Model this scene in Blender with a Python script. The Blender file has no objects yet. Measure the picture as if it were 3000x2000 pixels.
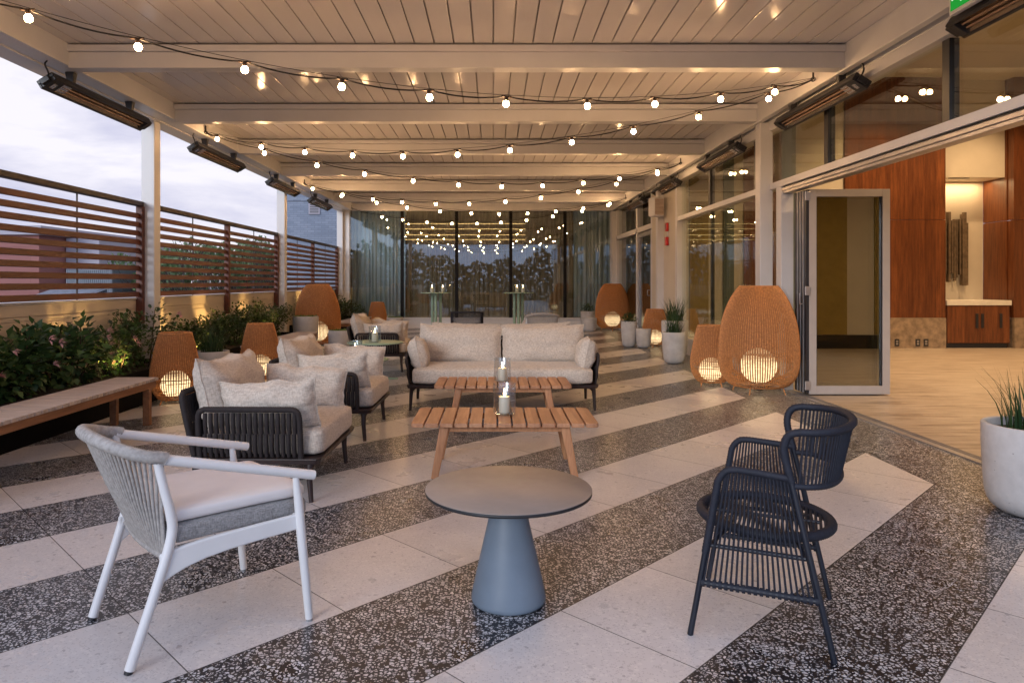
import bpy, math, random
from mathutils import Vector, Matrix, noise
R = math.radians
PI = math.pi
random.seed(7)
S = bpy.context.scene
COL = S.collection

# ------------------------------------------------------------------ mesh helpers
class MB:
    """collects geometry, then links it as ONE mesh object"""
    def __init__(self, M=None):
        self.v = []; self.f = []; self.sm = []; self.M = M
    def add(self, vs, fs, smooth=True):
        o = len(self.v)
        if self.M is not None:
            vs = [self.M @ Vector(p) for p in vs]
        self.v += [tuple(p) for p in vs]
        self.f += [tuple(i + o for i in q) for q in fs]
        self.sm += [smooth] * len(fs)
        return self
    def box(self, x0, x1, y0, y1, z0, z1):
        vs = [(x, y, z) for z in (z0, z1) for y in (y0, y1) for x in (x0, x1)]
        return self.add(vs, [(0, 2, 3, 1), (4, 5, 7, 6), (0, 1, 5, 4), (2, 6, 7, 3), (0, 4, 6, 2), (1, 3, 7, 5)], False)
    def bar(self, p, q, w, h, up=(0, 0, 1), w2=None, h2=None):
        p = Vector(p); q = Vector(q); d = (q - p).normalized(); u = Vector(up)
        s = d.cross(u)
        if s.length < 1e-5: s = d.cross(Vector((1, 0, 0)))
        s.normalize(); u = s.cross(d)
        w2 = w if w2 is None else w2; h2 = h if h2 is None else h2
        vs = []
        for c, a, b in ((p, w, h), (q, w2, h2)):
            for i, j in ((-1, -1), (1, -1), (1, 1), (-1, 1)):
                vs.append(c + s * (i * a / 2) + u * (j * b / 2))
        return self.add(vs, [(3, 2, 1, 0), (4, 5, 6, 7), (0, 1, 5, 4), (1, 2, 6, 5), (2, 3, 7, 6), (3, 0, 4, 7)], False)
    def tube(self, pts, r, n=8, closed=False, cap=True, flat=1.0):
        pts = [Vector(p) for p in pts]; m = len(pts)
        if not isinstance(r, (list, tuple)): r = [r] * m
        tg = []
        for i in range(m):
            if closed: t = pts[(i + 1) % m] - pts[i - 1]
            else: t = pts[min(i + 1, m - 1)] - pts[max(i - 1, 0)]
            tg.append(t.normalized() if t.length > 1e-9 else Vector((0, 0, 1)))
        up = Vector((0, 0, 1)) if abs(tg[0].z) < .9 else Vector((1, 0, 0))
        nrm = (up - tg[0] * up.dot(tg[0])).normalized()
        vs = []
        for i in range(m):
            nrm = nrm - tg[i] * nrm.dot(tg[i])
            nrm.normalize()
            b = tg[i].cross(nrm)
            for k in range(n):
                a = 2 * PI * k / n
                vs.append(pts[i] + (nrm * math.cos(a) + b * (math.sin(a) * flat)) * r[i])
        fs = []
        for i in range(m if closed else m - 1):
            j = (i + 1) % m
            for k in range(n):
                l = (k + 1) % n
                fs.append((i * n + k, i * n + l, j * n + l, j * n + k))
        self.add(vs, fs, True)
        if cap and not closed:
            self.add([vs[k] for k in range(n)], [tuple(range(n))[::-1]], False) if self.M is None else None
            o = len(self.v)
            if self.M is None:
                self.add(vs[-n:], [tuple(range(n))], False)
            else:
                self.add(vs[:n], [tuple(range(n))[::-1]], False); self.add(vs[-n:], [tuple(range(n))], False)
        return self
    def lathe(self, prof, n=32, c=(0, 0, 0)):
        vs = []; m = len(prof)
        for r, z in prof:
            for k in range(n):
                a = 2 * PI * k / n
                vs.append((c[0] + r * math.cos(a), c[1] + r * math.sin(a), c[2] + z))
        fs = [(i * n + k, i * n + (k + 1) % n, (i + 1) * n + (k + 1) % n, (i + 1) * n + k) for i in range(m - 1) for k in range(n)]
        return self.add(vs, fs, True)
    def disc(self, r, z, n=32, c=(0, 0), flip=False):
        vs = [(c[0] + r * math.cos(2 * PI * k / n), c[1] + r * math.sin(2 * PI * k / n), z) for k in range(n)]
        return self.add(vs, [tuple(range(n))[::-1] if flip else tuple(range(n))], False)
    def sphere(self, r, c=(0, 0, 0), n=16, m=10, sz=1.0):
        prof = [(max(1e-4, r * math.sin(PI * i / m)), -r * sz * math.cos(PI * i / m)) for i in range(m + 1)]
        return self.lathe(prof, n, c)
    def rbox(self, hx, hy, hz, r, c=(0, 0, 0), n=10, crown=0.0, wr=0.0, seed=0):
        """rounded, slightly crowned cushion box"""
        idx = {}; vs = []; fs = []
        def vid(i, j, k):
            key = (i, j, k)
            if key in idx: return idx[key]
            p = Vector(((2 * i / n - 1) * hx, (2 * j / n - 1) * hy, (2 * k / n - 1) * hz))
            # keep edge rings inside the rounding
            q = Vector((max(-hx + r, min(hx - r, p.x)), max(-hy + r, min(hy - r, p.y)), max(-hz + r, min(hz - r, p.z))))
            d = p - q
            if d.length > 1e-9: q = q + d.normalized() * r
            x, y = q.x / hx, q.y / hy
            g = max(0, 1 - x * x) * max(0, 1 - y * y)
            if q.z > 0: q.z += crown * g
            if wr:
                q += Vector((noise.noise(Vector((q.x * 7 + seed, q.y * 7, q.z * 7))), noise.noise(Vector((q.x * 7, q.y * 7 + seed + 9, q.z * 7))), noise.noise(Vector((q.x * 6, q.y * 6, q.z * 6 + seed + 3))))) * wr
            idx[key] = len(vs); vs.append(q + Vector(c)); return idx[key]
        for a in range(n):
            for b in range(n):
                for s in (0, n):
                    fl = s == 0
                    for q in ([(s, a, b), (s, a + 1, b), (s, a + 1, b + 1), (s, a, b + 1)], [(b, s, a), (b, s, a + 1), (b + 1, s, a + 1), (b + 1, s, a)], [(a, b, s), (a + 1, b, s), (a + 1, b + 1, s), (a, b + 1, s)]):
                        ids = [vid(*t) for t in q]
                        fs.append(tuple(ids[::-1] if fl else ids))
        return self.add(vs, fs, True)
    def pillow(self, W, H, T, seed=0, n=22, wr=.008, pipe=.0045):
        """soft pillow lying in its local XZ plane, thickness along Y, with a piped seam"""
        def pt(u, v, s):
            au, av = abs(u), abs(v)
            t = T / 2 * (max(0, 1 - au ** 5) * max(0, 1 - av ** 5)) ** .5 * (1 - .16 * u * u - .16 * v * v)
            x = W / 2 * u * (1 - .045 * (1 - v * v) * au)
            z = H / 2 * v * (1 - .055 * (1 - u * u) * av)
            w = noise.noise(Vector((u * 2.1 + seed * 3.1, v * 2.1, s * 4.0 + seed))) * wr * 1.6 + noise.noise(Vector((u * 5 + seed, v * 5 + 7, s * 3.0))) * wr * .6
            k = min(1, t / (T * .25))
            return (x + noise.noise(Vector((v * 3 + seed, 1.7, u))) * wr * .8, s * t + w * k * s, z + noise.noise(Vector((u * 2.6 + seed, 5.1, v))) * wr * 1.5)
        for s in (-1, 1):
            vs = [pt(-1 + 2 * i / n, -1 + 2 * j / n, s) for i in range(n + 1) for j in range(n + 1)]
            fs = []
            for i in range(n):
                for j in range(n):
                    q = (i * (n + 1) + j, (i + 1) * (n + 1) + j, (i + 1) * (n + 1) + j + 1, i * (n + 1) + j + 1)
                    fs.append(q if s < 0 else q[::-1])
            self.add(vs, fs, True)
        ring = [pt(-1 + 2 * i / n, -1, 1) for i in range(n)] + [pt(1, -1 + 2 * i / n, 1) for i in range(n)] + [pt(1 - 2 * i / n, 1, 1) for i in range(n)] + [pt(-1, 1 - 2 * i / n, 1) for i in range(n)]
        return self.tube(ring, pipe, 6, closed=True)
    def build(self, name, mat, parent=None, bevel=0.0, seg=2):
        me = bpy.data.meshes.new(name)
        me.from_pydata(self.v, [], self.f)
        me.polygons.foreach_set('use_smooth', self.sm)
        me.materials.append(mat); me.update()
        o = bpy.data.objects.new(name, me); COL.objects.link(o)
        if parent is not None: o.parent = parent
        if bevel:
            b = o.modifiers.new('bevel', 'BEVEL'); b.width = bevel; b.segments = seg; b.limit_method = 'ANGLE'; b.angle_limit = R(50)
        return o

def catmull(pts, n=8, closed=False):
    P = [Vector(p) for p in pts]; m = len(P); out = []
    rng = range(m) if closed else range(m - 1)
    for i in rng:
        p0 = P[i - 1] if (closed or i > 0) else P[i] * 2 - P[i + 1]
        p1 = P[i]; p2 = P[(i + 1) % m]
        p3 = P[(i + 2) % m] if (closed or i + 2 < m) else p2 * 2 - p1
        for k in range(n):
            t = k / n
            out.append(.5 * ((2 * p1) + (-p0 + p2) * t + (2 * p0 - 5 * p1 + 4 * p2 - p3) * t * t + (-p0 + 3 * p1 - 3 * p2 + p3) * t ** 3))
    if not closed: out.append(P[-1])
    return out

def resample(pts, step):
    out = [Vector(pts[0])]; acc = 0
    for a, b in zip(pts, pts[1:]):
        a = Vector(a); b = Vector(b); L = (b - a).length
        if L < 1e-9: continue
        d = step - acc
        while d <= L:
            out.append(a + (b - a) * (d / L)); d += step
        acc = (acc + L) % step if d - L != step else 0
        acc = step - (d - L)
    out.append(Vector(pts[-1]))
    return out

def wrapped(mb, pts, r, pitch=.011, amp=.10, n=10):
    """tube wound with cord: a fine ripple along its length"""
    q = resample(pts, pitch / 2)
    mb.tube(q, [r * (1 + (amp if i % 2 else -amp * .6)) for i in range(len(q))], n)

def tag(o, label=None, cat=None, group=None, kind=None):
    if label: o['label'] = label
    if cat: o['category'] = cat
    if group: o['group'] = group
    if kind: o['kind'] = kind
    return o
def thing(name, label, cat, loc=(0, 0, 0), rz=0, group=None):
    o = bpy.data.objects.new(name, None); COL.objects.link(o)
    o.location = loc; o.rotation_euler = (0, 0, rz); o.empty_display_size = .1
    return tag(o, label, cat, group)
def struct(o): o['kind'] = 'structure'; return o
def dup(root, loc, rz=0, label=None, scale=None):
    r = root.copy(); COL.objects.link(r); r.location = loc; r.rotation_euler = (0, 0, rz)
    if label: r['label'] = label
    if scale: r.scale = (scale,) * 3
    for ch in list(root.children):
        c = ch.copy(); COL.objects.link(c); c.parent = r
        for g in list(ch.children):
            d = g.copy(); COL.objects.link(d); d.parent = c
    return r

# ------------------------------------------------------------------ materials
class NT:
    def __init__(self, name):
        self.m = bpy.data.materials.new(name); self.m.use_nodes = True
        self.t = self.m.node_tree; self.t.nodes.clear()
        self.out = self.n('ShaderNodeOutputMaterial')
    def n(self, ty, **k):
        x = self.t.nodes.new(ty)
        for a, b in k.items(): setattr(x, a, b)
        return x
    def put(self, sock, v):
        if v is None: return
        if isinstance(v, bpy.types.NodeSocket): self.t.links.new(v, sock)
        else:
            if hasattr(sock.default_value, '__len__') and len(sock.default_value) == 4 and len(v) == 3: v = (*v, 1)
            sock.default_value = v
    def math(self, op, a, b=None, c=None):
        x = self.n('ShaderNodeMath', operation=op)
        self.put(x.inputs[0], a); self.put(x.inputs[1], b)
        if c is not None: self.put(x.inputs[2], c)
        return x.outputs[0]
    def mix(self, f, a, b, ty='MIX'):
        x = self.n('ShaderNodeMixRGB', blend_type=ty)
        self.put(x.inputs[0], f); self.put(x.inputs[1], a); self.put(x.inputs[2], b)
        return x.outputs[0]
    def co(self, kind='Object'):
        return self.n('ShaderNodeTexCoord').outputs[kind]
    def map(self, v, scale=(1, 1, 1), rot=(0, 0, 0)):
        x = self.n('ShaderNodeMapping'); self.put(x.inputs[0], v); x.inputs['Scale'].default_value = scale; x.inputs['Rotation'].default_value = rot
        return x.outputs[0]
    def noise(self, v, scale, detail=3, rough=.55, out=0):
        x = self.n('ShaderNodeTexNoise'); self.put(x.inputs['Vector'], v)
        x.inputs['Scale'].default_value = scale; x.inputs['Detail'].default_value = detail; x.inputs['Roughness'].default_value = rough
        return x.outputs[out]
    def vor(self, v, scale, feature='F1', dim='3D'):
        x = self.n('ShaderNodeTexVoronoi', feature=feature, voronoi_dimensions=dim); self.put(x.inputs['Vector'], v); x.inputs['Scale'].default_value = scale
        return x
    def ramp(self, f, stops):
        x = self.n('ShaderNodeValToRGB'); self.put(x.inputs[0], f); e = x.color_ramp.elements
        while len(e) < len(stops): e.new(.5)
        for i, (p, c) in enumerate(stops): e[i].position = p; e[i].color = (*c, 1)
        return x.outputs[0]
    def xyz(self, v):
        x = self.n('ShaderNodeSeparateXYZ'); self.put(x.inputs[0], v); return x.outputs
    def bump(self, h, strength=.3, dist=.002):
        x = self.n('ShaderNodeBump'); self.put(x.inputs['Height'], h); x.inputs['Strength'].default_value = strength; x.inputs['Distance'].default_value = dist
        return x.outputs[0]
    def bsdf(self, **k):
        x = self.n('ShaderNodeBsdfPrincipled')
        for a, b in k.items(): self.put(x.inputs[a.replace('_', ' ')], b)
        return x
    def done(self, sh):
        self.t.links.new(sh if isinstance(sh, bpy.types.NodeSocket) else sh.outputs[0], self.out.inputs[0]); return self.m

def simple(name, col, rough=.5, metal=0., var=.12, scale=6., bump=.0, bscale=60., bdist=.002, spec=.5):
    t = NT(name); c = t.co()
    f = t.noise(c, scale, 4)
    dark = tuple(x * (1 - var) for x in col); lite = tuple(min(1, x * (1 + var)) for x in col)
    base = t.ramp(f, [(.3, dark), (.7, lite)])
    rr = t.math('ADD', t.math('MULTIPLY', t.noise(c, scale * 2.3, 3), .16), rough - .08)
    b = t.bsdf(Base_Color=base, Roughness=rr, Metallic=metal)
    b.inputs['Specular IOR Level'].default_value = spec
    if bump: t.put(b.inputs['Normal'], t.bump(t.noise(c, bscale, 4), bump, bdist))
    return t.done(b)

def emit(name, col, s):
    t = NT(name); e = t.n('ShaderNodeEmission'); t.put(e.inputs[0], col); e.inputs[1].default_value = s
    return t.done(e)

def glass(name, tint, base=.06, mul=1.0, rough=0.0):
    t = NT(name); lw = t.n('ShaderNodeLayerWeight'); lw.inputs[0].default_value = .5
    f = t.math('ADD', base, t.math('MULTIPLY', t.math('POWER', lw.outputs['Facing'], 5.0), (1 - base) * mul))
    a = t.n('ShaderNodeBsdfTransparent'); t.put(a.inputs[0], tint)
    g = t.n('ShaderNodeBsdfGlossy'); g.inputs['Roughness'].default_value = rough; t.put(g.inputs[0], (.88, .95, 1))
    m = t.n('ShaderNodeMixShader'); t.put(m.inputs[0], f); t.put(m.inputs[1], a.outputs[0]); t.put(m.inputs[2], g.outputs[0])
    return t.done(m)

def floor_mat():
    t = NT('terrazzo'); c = t.co(); x, y, z = t.xyz(c)
    q = t.math('SUBTRACT', y, x); s = t.math('ADD', y, x)
    k = t.math('DIVIDE', t.math('SUBTRACT', q, 2.51), .84)
    fr = t.math('FRACT', t.math('MULTIPLY', k, .5))
    dark = t.math('LESS_THAN', fr, .5)
    def line(v, per, w):
        return t.math('LESS_THAN', t.math('MULTIPLY', t.math('ABSOLUTE', t.math('SUBTRACT', t.math('FRACT', t.math('ADD', v, .5)), .5)), per), w)
    l1 = line(k, .594, .0028)
    ks = t.math('DIVIDE', t.math('SUBTRACT', s, 1.32), .862)
    l2 = line(ks, .61, .0022)
    bord = t.math('GREATER_THAN', x, 2.84)
    ky = t.math('DIVIDE', t.math('SUBTRACT', y, .11), .61)
    lb = line(ky, .61, .0022)
    lx = t.math('LESS_THAN', t.math('ABSOLUTE', t.math('SUBTRACT', x, 2.84)), .003)
    dark = t.math('MAXIMUM', dark, bord)
    inner = t.math('SUBTRACT', 1.0, bord)
    joint = t.math('MAXIMUM', t.math('MAXIMUM', t.math('MULTIPLY', inner, t.math('MAXIMUM', l1, l2)), t.math('MULTIPLY', bord, lb)), lx)
    # tile to tile variation
    cmb = t.n('ShaderNodeCombineXYZ'); t.put(cmb.inputs[0], t.math('FLOOR', k)); t.put(cmb.inputs[1], t.math('FLOOR', ks))
    wn = t.n('ShaderNodeTexWhiteNoise'); t.put(wn.inputs['Vector'], cmb.outputs[0])
    tv = t.math('ADD', t.math('MULTIPLY', wn.outputs['Value'], .14), .93)
    # dark tiles: dense pale chips of two sizes in a near black binder
    warp = t.noise(c, 90, 2, .5, 1)
    cw = t.n('ShaderNodeVectorMath', operation='MULTIPLY_ADD'); t.put(cw.inputs[0], warp); cw.inputs[1].default_value = (.010,) * 3; t.put(cw.inputs[2], c)
    v1 = t.vor(cw.outputs[0], 63, 'F1', '2D'); e1 = t.vor(cw.outputs[0], 63, 'DISTANCE_TO_EDGE', '2D')
    r1, g1, b1 = t.xyz(v1.outputs['Color'])
    chip1 = t.math('MULTIPLY', t.math('GREATER_THAN', r1, .45), t.math('GREATER_THAN', e1.outputs[0], t.math('ADD', .12, t.math('MULTIPLY', g1, .20))))
    v2 = t.vor(cw.outputs[0], 135, 'F1', '2D'); e2 = t.vor(cw.outputs[0], 135, 'DISTANCE_TO_EDGE', '2D')
    r2, g2, b2 = t.xyz(v2.outputs['Color'])
    chip2 = t.math('MULTIPLY', t.math('GREATER_THAN', r2, .66), t.math('GREATER_THAN', e2.outputs[0], .17))
    chip = t.math('MAXIMUM', chip1, t.math('MULTIPLY', chip2, t.math('LESS_THAN', r1, .62)))
    chipc = t.mix(b1, (.47, .465, .485), (.70, .695, .715))
    dcol = t.mix(chip, (.014, .014, .019), chipc)
    warp2 = t.noise(c, 45, 3, .6, 1); cw2 = t.n('ShaderNodeVectorMath', operation='MULTIPLY_ADD'); t.put(cw2.inputs[0], warp2); cw2.inputs[1].default_value = (.035,) * 3; t.put(cw2.inputs[2], c)
    # pale tiles: ivory binder, fine grey grains, a few larger chips
    v3 = t.vor(cw2.outputs[0], 38, 'F1', '2D'); r3, g3, b3 = t.xyz(v3.outputs['Color']); e3 = t.vor(cw2.outputs[0], 38, 'DISTANCE_TO_EDGE', '2D')
    big = t.math('MULTIPLY', t.math('LESS_THAN', r3, .13), t.math('LESS_THAN', v3.outputs['Distance'], t.math('ADD', .10, t.math('MULTIPLY', g3, .26))))
    sm = t.math('MULTIPLY', t.math('LESS_THAN', r2, .22), t.math('LESS_THAN', v2.outputs['Distance'], .40))
    wht = t.math('MULTIPLY', t.math('GREATER_THAN', r1, .80), t.math('GREATER_THAN', e1.outputs[0], .12))
    lc = t.mix(t.noise(c, 9, 5, .65), (.56, .525, .52), (.68, .64, .625))
    lc = t.mix(t.math('MULTIPLY', wht, .45), lc, (.74, .70, .67))
    lc = t.mix(t.math('MULTIPLY', sm, .35), lc, (.28, .25, .25))
    lc = t.mix(t.math('MULTIPLY', big, t.math('ADD', .12, t.math('MULTIPLY', b3, .5))), lc, (.26, .23, .24))
    col = t.mix(dark, lc, dcol)
    col = t.mix(1.0, col, t.n('ShaderNodeCombineXYZ').outputs[0], 'MULTIPLY') if False else col
    vm = t.n('ShaderNodeVectorMath', operation='SCALE'); t.put(vm.inputs[0], col); t.put(vm.inputs['Scale'], t.math('MULTIPLY', tv, t.math('ADD', .90, t.math('MULTIPLY', t.noise(c, 1.3, 5, .6), .2))))
    scuff = t.math('MULTIPLY', t.math('GREATER_THAN', t.noise(t.map(c, (1.4, .5, 1), (0, 0, .6)), 2.2, 8, .72), .60), .10)
    stain = t.n('ShaderNodeMapRange'); t.put(stain.inputs[0], t.noise(c, .9, 7, .66)); stain.inputs[1].default_value = .52; stain.inputs[2].default_value = .70
    vm2 = t.mix(t.math('ADD', t.math('MULTIPLY', scuff, .25), t.math('MULTIPLY', stain.outputs[0], .07)), vm.outputs[0], (.20, .17, .15))
    col = t.mix(t.math('MULTIPLY', joint, .85), vm2, (.02, .018, .018))
    rough = t.math('ADD', .24, t.math('MULTIPLY', t.noise(c, 3.5, 4, .55), .09))
    rough = t.math('ADD', rough, t.math('MULTIPLY', joint, .3))
    h = t.math('ADD', t.math('MULTIPLY', joint, -1.0), t.math('MULTIPLY', t.noise(c, 14, 3), .10))
    b = t.bsdf(Base_Color=col, Roughness=rough, Normal=t.bump(h, .5, .003)); b.inputs['Specular IOR Level'].default_value = .36
    return t.done(b)

def wood(name, a, b2, axis='X', scale=1.0, rough=.5, boards=None, contrast=1.0):
    """grain stretched along one object axis"""
    t = NT(name); c = t.co(); sc = {'X': (.7, 9, 9), 'Y': (9, .7, 9), 'Z': (9, 9, .7)}[axis]
    m = t.map(c, tuple(v * scale for v in sc))
    f = t.noise(m, 2.2, 6, .62)
    fine = t.noise(t.map(c, tuple(v * scale * 6 for v in sc)), 3, 3)
    f = t.math('ADD', t.math('MULTIPLY', f, .75), t.math('MULTIPLY', fine, .25))
    col = t.ramp(f, [(.36, a), (.50, tuple((p + q) / 2 for p, q in zip(a, b2))), (.64, b2)])
    if boards:
        w, ax = boards
        x = t.xyz(c)[ax]
        wn = t.n('ShaderNodeTexWhiteNoise', noise_dimensions='1D'); t.put(wn.inputs['W'], t.math('FLOOR', t.math('DIVIDE', x, w)))
        col = t.mix(t.math('MULTIPLY', wn.outputs[0], .55), col, (a[0] * .75, a[1] * .7, a[2] * .7))
    b = t.bsdf(Base_Color=col, Roughness=t.math('ADD', rough - .08, t.math('MULTIPLY', f, .16)), Normal=t.bump(f, .25, .002))
    return t.done(b)

def fabric(name, a, b2, scale=260.):
    t = NT(name); c = t.co()
    f1 = t.noise(t.map(c, (scale * .25, scale * .25, scale)), 1.0, 2); f2 = t.noise(t.map(c, (scale, scale, scale * .25)), 1.0, 2)
    f = t.math('MULTIPLY', t.math('ADD', f1, f2), .5)
    big = t.noise(c, 7, 4)
    col = t.ramp(f, [(.38, a), (.60, b2)])
    col = t.mix(t.math('MULTIPLY', big, .16), col, tuple(v * .7 for v in a))
    b = t.bsdf(Base_Color=col, Roughness=.92, Normal=t.bump(t.math('ADD', f, t.math('MULTIPLY', t.noise(c, 22, 3), .8)), .38, .004))
    b.inputs['Sheen Weight'].default_value = .15; b.inputs['Specular IOR Level'].default_value = .2
    return t.done(b)

def leafmat(name, a, b2, sub=.25, spec=.5, rough=.4):
    t = NT(name); g = t.n('ShaderNodeNewGeometry')
    c = t.co()
    f = t.math('ADD', t.math('MULTIPLY', g.outputs['Random Per Island'], .65), t.math('MULTIPLY', t.noise(c, 5, 3), .35))
    col = t.ramp(f, [(.15, a), (.85, b2)])
    p = t.bsdf(Base_Color=col, Roughness=rough); p.inputs['Specular IOR Level'].default_value = spec
    tr = t.n('ShaderNodeBsdfTranslucent'); t.put(tr.inputs[0], col)
    m = t.n('ShaderNodeMixShader'); m.inputs[0].default_value = sub; t.put(m.inputs[1], p.outputs[0]); t.put(m.inputs[2], tr.outputs[0])
    return t.done(m)

def wicker(name, N, pitch, lo, hi, gap_lo, gap_hi):
    """open weave: strands opaque, gaps see-through; looser between heights lo and hi"""
    t = NT(name); c = t.co(); x, y, z = t.xyz(c)
    a = t.math('MULTIPLY', t.math('DIVIDE', t.math('ARCTAN2', y, x), 2 * PI), N)
    fa = t.math('FRACT', a)
    tri = t.math('ABSOLUTE', t.math('SUBTRACT', fa, .5))              # .5 on a rod, 0 between
    zz = t.math('DIVIDE', z, pitch); fz = t.math('FRACT', zz)
    wz = t.math('ABSOLUTE', t.math('SUBTRACT', fz, .5))
    mr = t.n('ShaderNodeMapRange', interpolation_type='SMOOTHSTEP'); t.put(mr.inputs[0], t.math('ADD', z, t.math('MULTIPLY', t.noise(c, 26, 2), .05))); mr.inputs[1].default_value = hi; mr.inputs[2].default_value = hi * .62
    band = mr.outputs[0]
    vg = t.math('ADD', gap_hi, t.math('MULTIPLY', band, gap_lo - gap_hi))
    vert = t.math('LESS_THAN', tri, vg)
    hg = t.math('ADD', .16, t.math('MULTIPLY', band, .22))
    thin = t.math('MULTIPLY', band, t.math('LESS_THAN', t.noise(t.map(c, (14, 14, 40)), 1.0, 2), .50))
    horiz = t.math('MAXIMUM', t.math('LESS_THAN', wz, hg), thin)
    hole = t.math('MULTIPLY', vert, horiz)
    rnd = t.noise(t.map(c, (30, 30, 90)), 1.0, 3)
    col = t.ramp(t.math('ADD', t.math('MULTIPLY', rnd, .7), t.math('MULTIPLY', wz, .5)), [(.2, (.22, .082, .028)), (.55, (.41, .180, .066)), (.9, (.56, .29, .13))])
    over = t.math('MULTIPLY', t.math('SINE', t.math('MULTIPLY', a, PI)), t.math('SINE', t.math('MULTIPLY', zz, PI)))
    p = t.bsdf(Base_Color=col, Roughness=.6, Normal=t.bump(t.math('ADD', t.math('ADD', t.math('MULTIPLY', wz, 1.4), over), tri), .7, .006))
    tl = t.n('ShaderNodeBsdfTranslucent'); t.put(tl.inputs[0], col)
    ms = t.n('ShaderNodeMixShader'); ms.inputs[0].default_value = .22; t.put(ms.inputs[1], p.outputs[0]); t.put(ms.inputs[2], tl.outputs[0])
    tp = t.n('ShaderNodeBsdfTransparent')
    m = t.n('ShaderNodeMixShader'); t.put(m.inputs[0], hole); t.put(m.inputs[1], ms.outputs[0]); t.put(m.inputs[2], tp.outputs[0])
    return t.done(m)

def brick(name, a, b2, mort, axes='XZ', w=.24, h=.075):
    t = NT(name); c = t.co(); x, y, z = t.xyz(c)
    cm = t.n('ShaderNodeCombineXYZ'); t.put(cm.inputs[0], x if axes[0] == 'X' else y); t.put(cm.inputs[1], z)
    bt = t.n('ShaderNodeTexBrick'); t.put(bt.inputs['Vector'], cm.outputs[0]); t.put(bt.inputs['Color1'], a); t.put(bt.inputs['Color2'], b2); t.put(bt.inputs['Mortar'], mort)
    bt.inputs['Scale'].default_value = 1; bt.inputs['Brick Width'].default_value = w; bt.inputs['Row Height'].default_value = h; bt.inputs['Mortar Size'].default_value = .006; bt.inputs['Bias'].default_value = 0
    col = t.mix(t.math('MULTIPLY', t.noise(c, 4, 5, .7), .5), bt.outputs[0], tuple(v * .72 for v in a))
    b = t.bsdf(Base_Color=col, Roughness=.85, Normal=t.bump(bt.outputs['Fac'], -.5, .006))
    return t.done(b)

def paint_siding(name, col, rough=.45):
    t = NT(name); c = t.co(); f = t.noise(c, 2.0, 6, .6)
    b = t.bsdf(Base_Color=t.ramp(f, [(.3, tuple(v * .90 for v in col)), (.7, col)]), Roughness=t.math('ADD', rough - .08, t.math('MULTIPLY', f, .16)), Normal=t.bump(t.noise(c, 30, 3), .06, .002))
    return t.done(b)

def louver_paint():
    t = NT('louver_paint'); c = t.co()
    f = t.noise(t.map(c, (3, .6, 1)), 1.0, 3)
    h = t.noise(t.map(c, (7, .5, 1)), 1.0, 1)
    b = t.bsdf(Base_Color=t.ramp(f, [(.3, (.66, .62, .60)), (.7, (.69, .65, .63))]), Roughness=t.math('ADD', .115, t.math('MULTIPLY', t.noise(t.map(c, (2, .4, 1)), 1.0, 2), .08)), Normal=t.bump(h, .07, .004))
    return t.done(b)

def travertine():
    t = NT('travertine'); c = t.co()
    f = t.noise(t.map(c, (1.1, 16, 1)), 1.0, 7, .68); g = t.noise(t.map(c, (5, 60, 1)), 1.0, 4, .6)
    col = t.ramp(t.math('ADD', t.math('MULTIPLY', f, .7), t.math('MULTIPLY', g, .3)), [(.38, (.145, .11, .085)), (.47, (.315, .255, .20)), (.55, (.395, .33, .27)), (.66, (.50, .435, .37))])
    x, y, z = t.xyz(c)
    jl = t.math('LESS_THAN', t.math('ABSOLUTE', t.math('SUBTRACT', t.math('FRACT', t.math('DIVIDE', y, .6)), .5)), .003)
    col = t.mix(t.math('MULTIPLY', jl, .35), col, (.2, .15, .1))
    return t.done(t.bsdf(Base_Color=col, Roughness=t.math('ADD', .28, t.math('MULTIPLY', f, .2))))

def concrete():
    t = NT('cast_concrete'); c = t.co(); f = t.noise(c, 7, 6, .65)
    pit = t.vor(c, 34); pr = t.xyz(pit.outputs['Color'])[0]
    p = t.math('MULTIPLY', t.math('LESS_THAN', pit.outputs['Distance'], .13), t.math('LESS_THAN', pr, .25))
    col = t.ramp(f, [(.3, (.43, .42, .42)), (.7, (.56, .55, .55))])
    col = t.mix(t.math('MULTIPLY', p, .7), col, (.2, .2, .2))
    return t.done(t.bsdf(Base_Color=col, Roughness=.72, Normal=t.bump(t.math('SUBTRACT', f, p), .25, .003)))

def curtain_mat(name, col, alpha, glow=.35):
    t = NT(name); c = t.co(); f = t.noise(t.map(c, (40, 40, .5)), 1.0, 3)
    cc = t.ramp(f, [(.3, tuple(v * .7 for v in col)), (.7, col)])
    d = t.n('ShaderNodeBsdfDiffuse'); t.put(d.inputs[0], cc); tl = t.n('ShaderNodeBsdfTranslucent'); t.put(tl.inputs[0], cc)
    m1 = t.n('ShaderNodeMixShader'); m1.inputs[0].default_value = glow; t.put(m1.inputs[1], d.outputs[0]); t.put(m1.inputs[2], tl.outputs[0])
    tp = t.n('ShaderNodeBsdfTransparent'); m = t.n('ShaderNodeMixShader')
    t.put(m.inputs[0], t.math('MULTIPLY', t.math('ADD', .6, t.math('MULTIPLY', f, .8)), alpha)); t.put(m.inputs[1], tp.outputs[0]); t.put(m.inputs[2], m1.outputs[0])
    return t.done(m)

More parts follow.
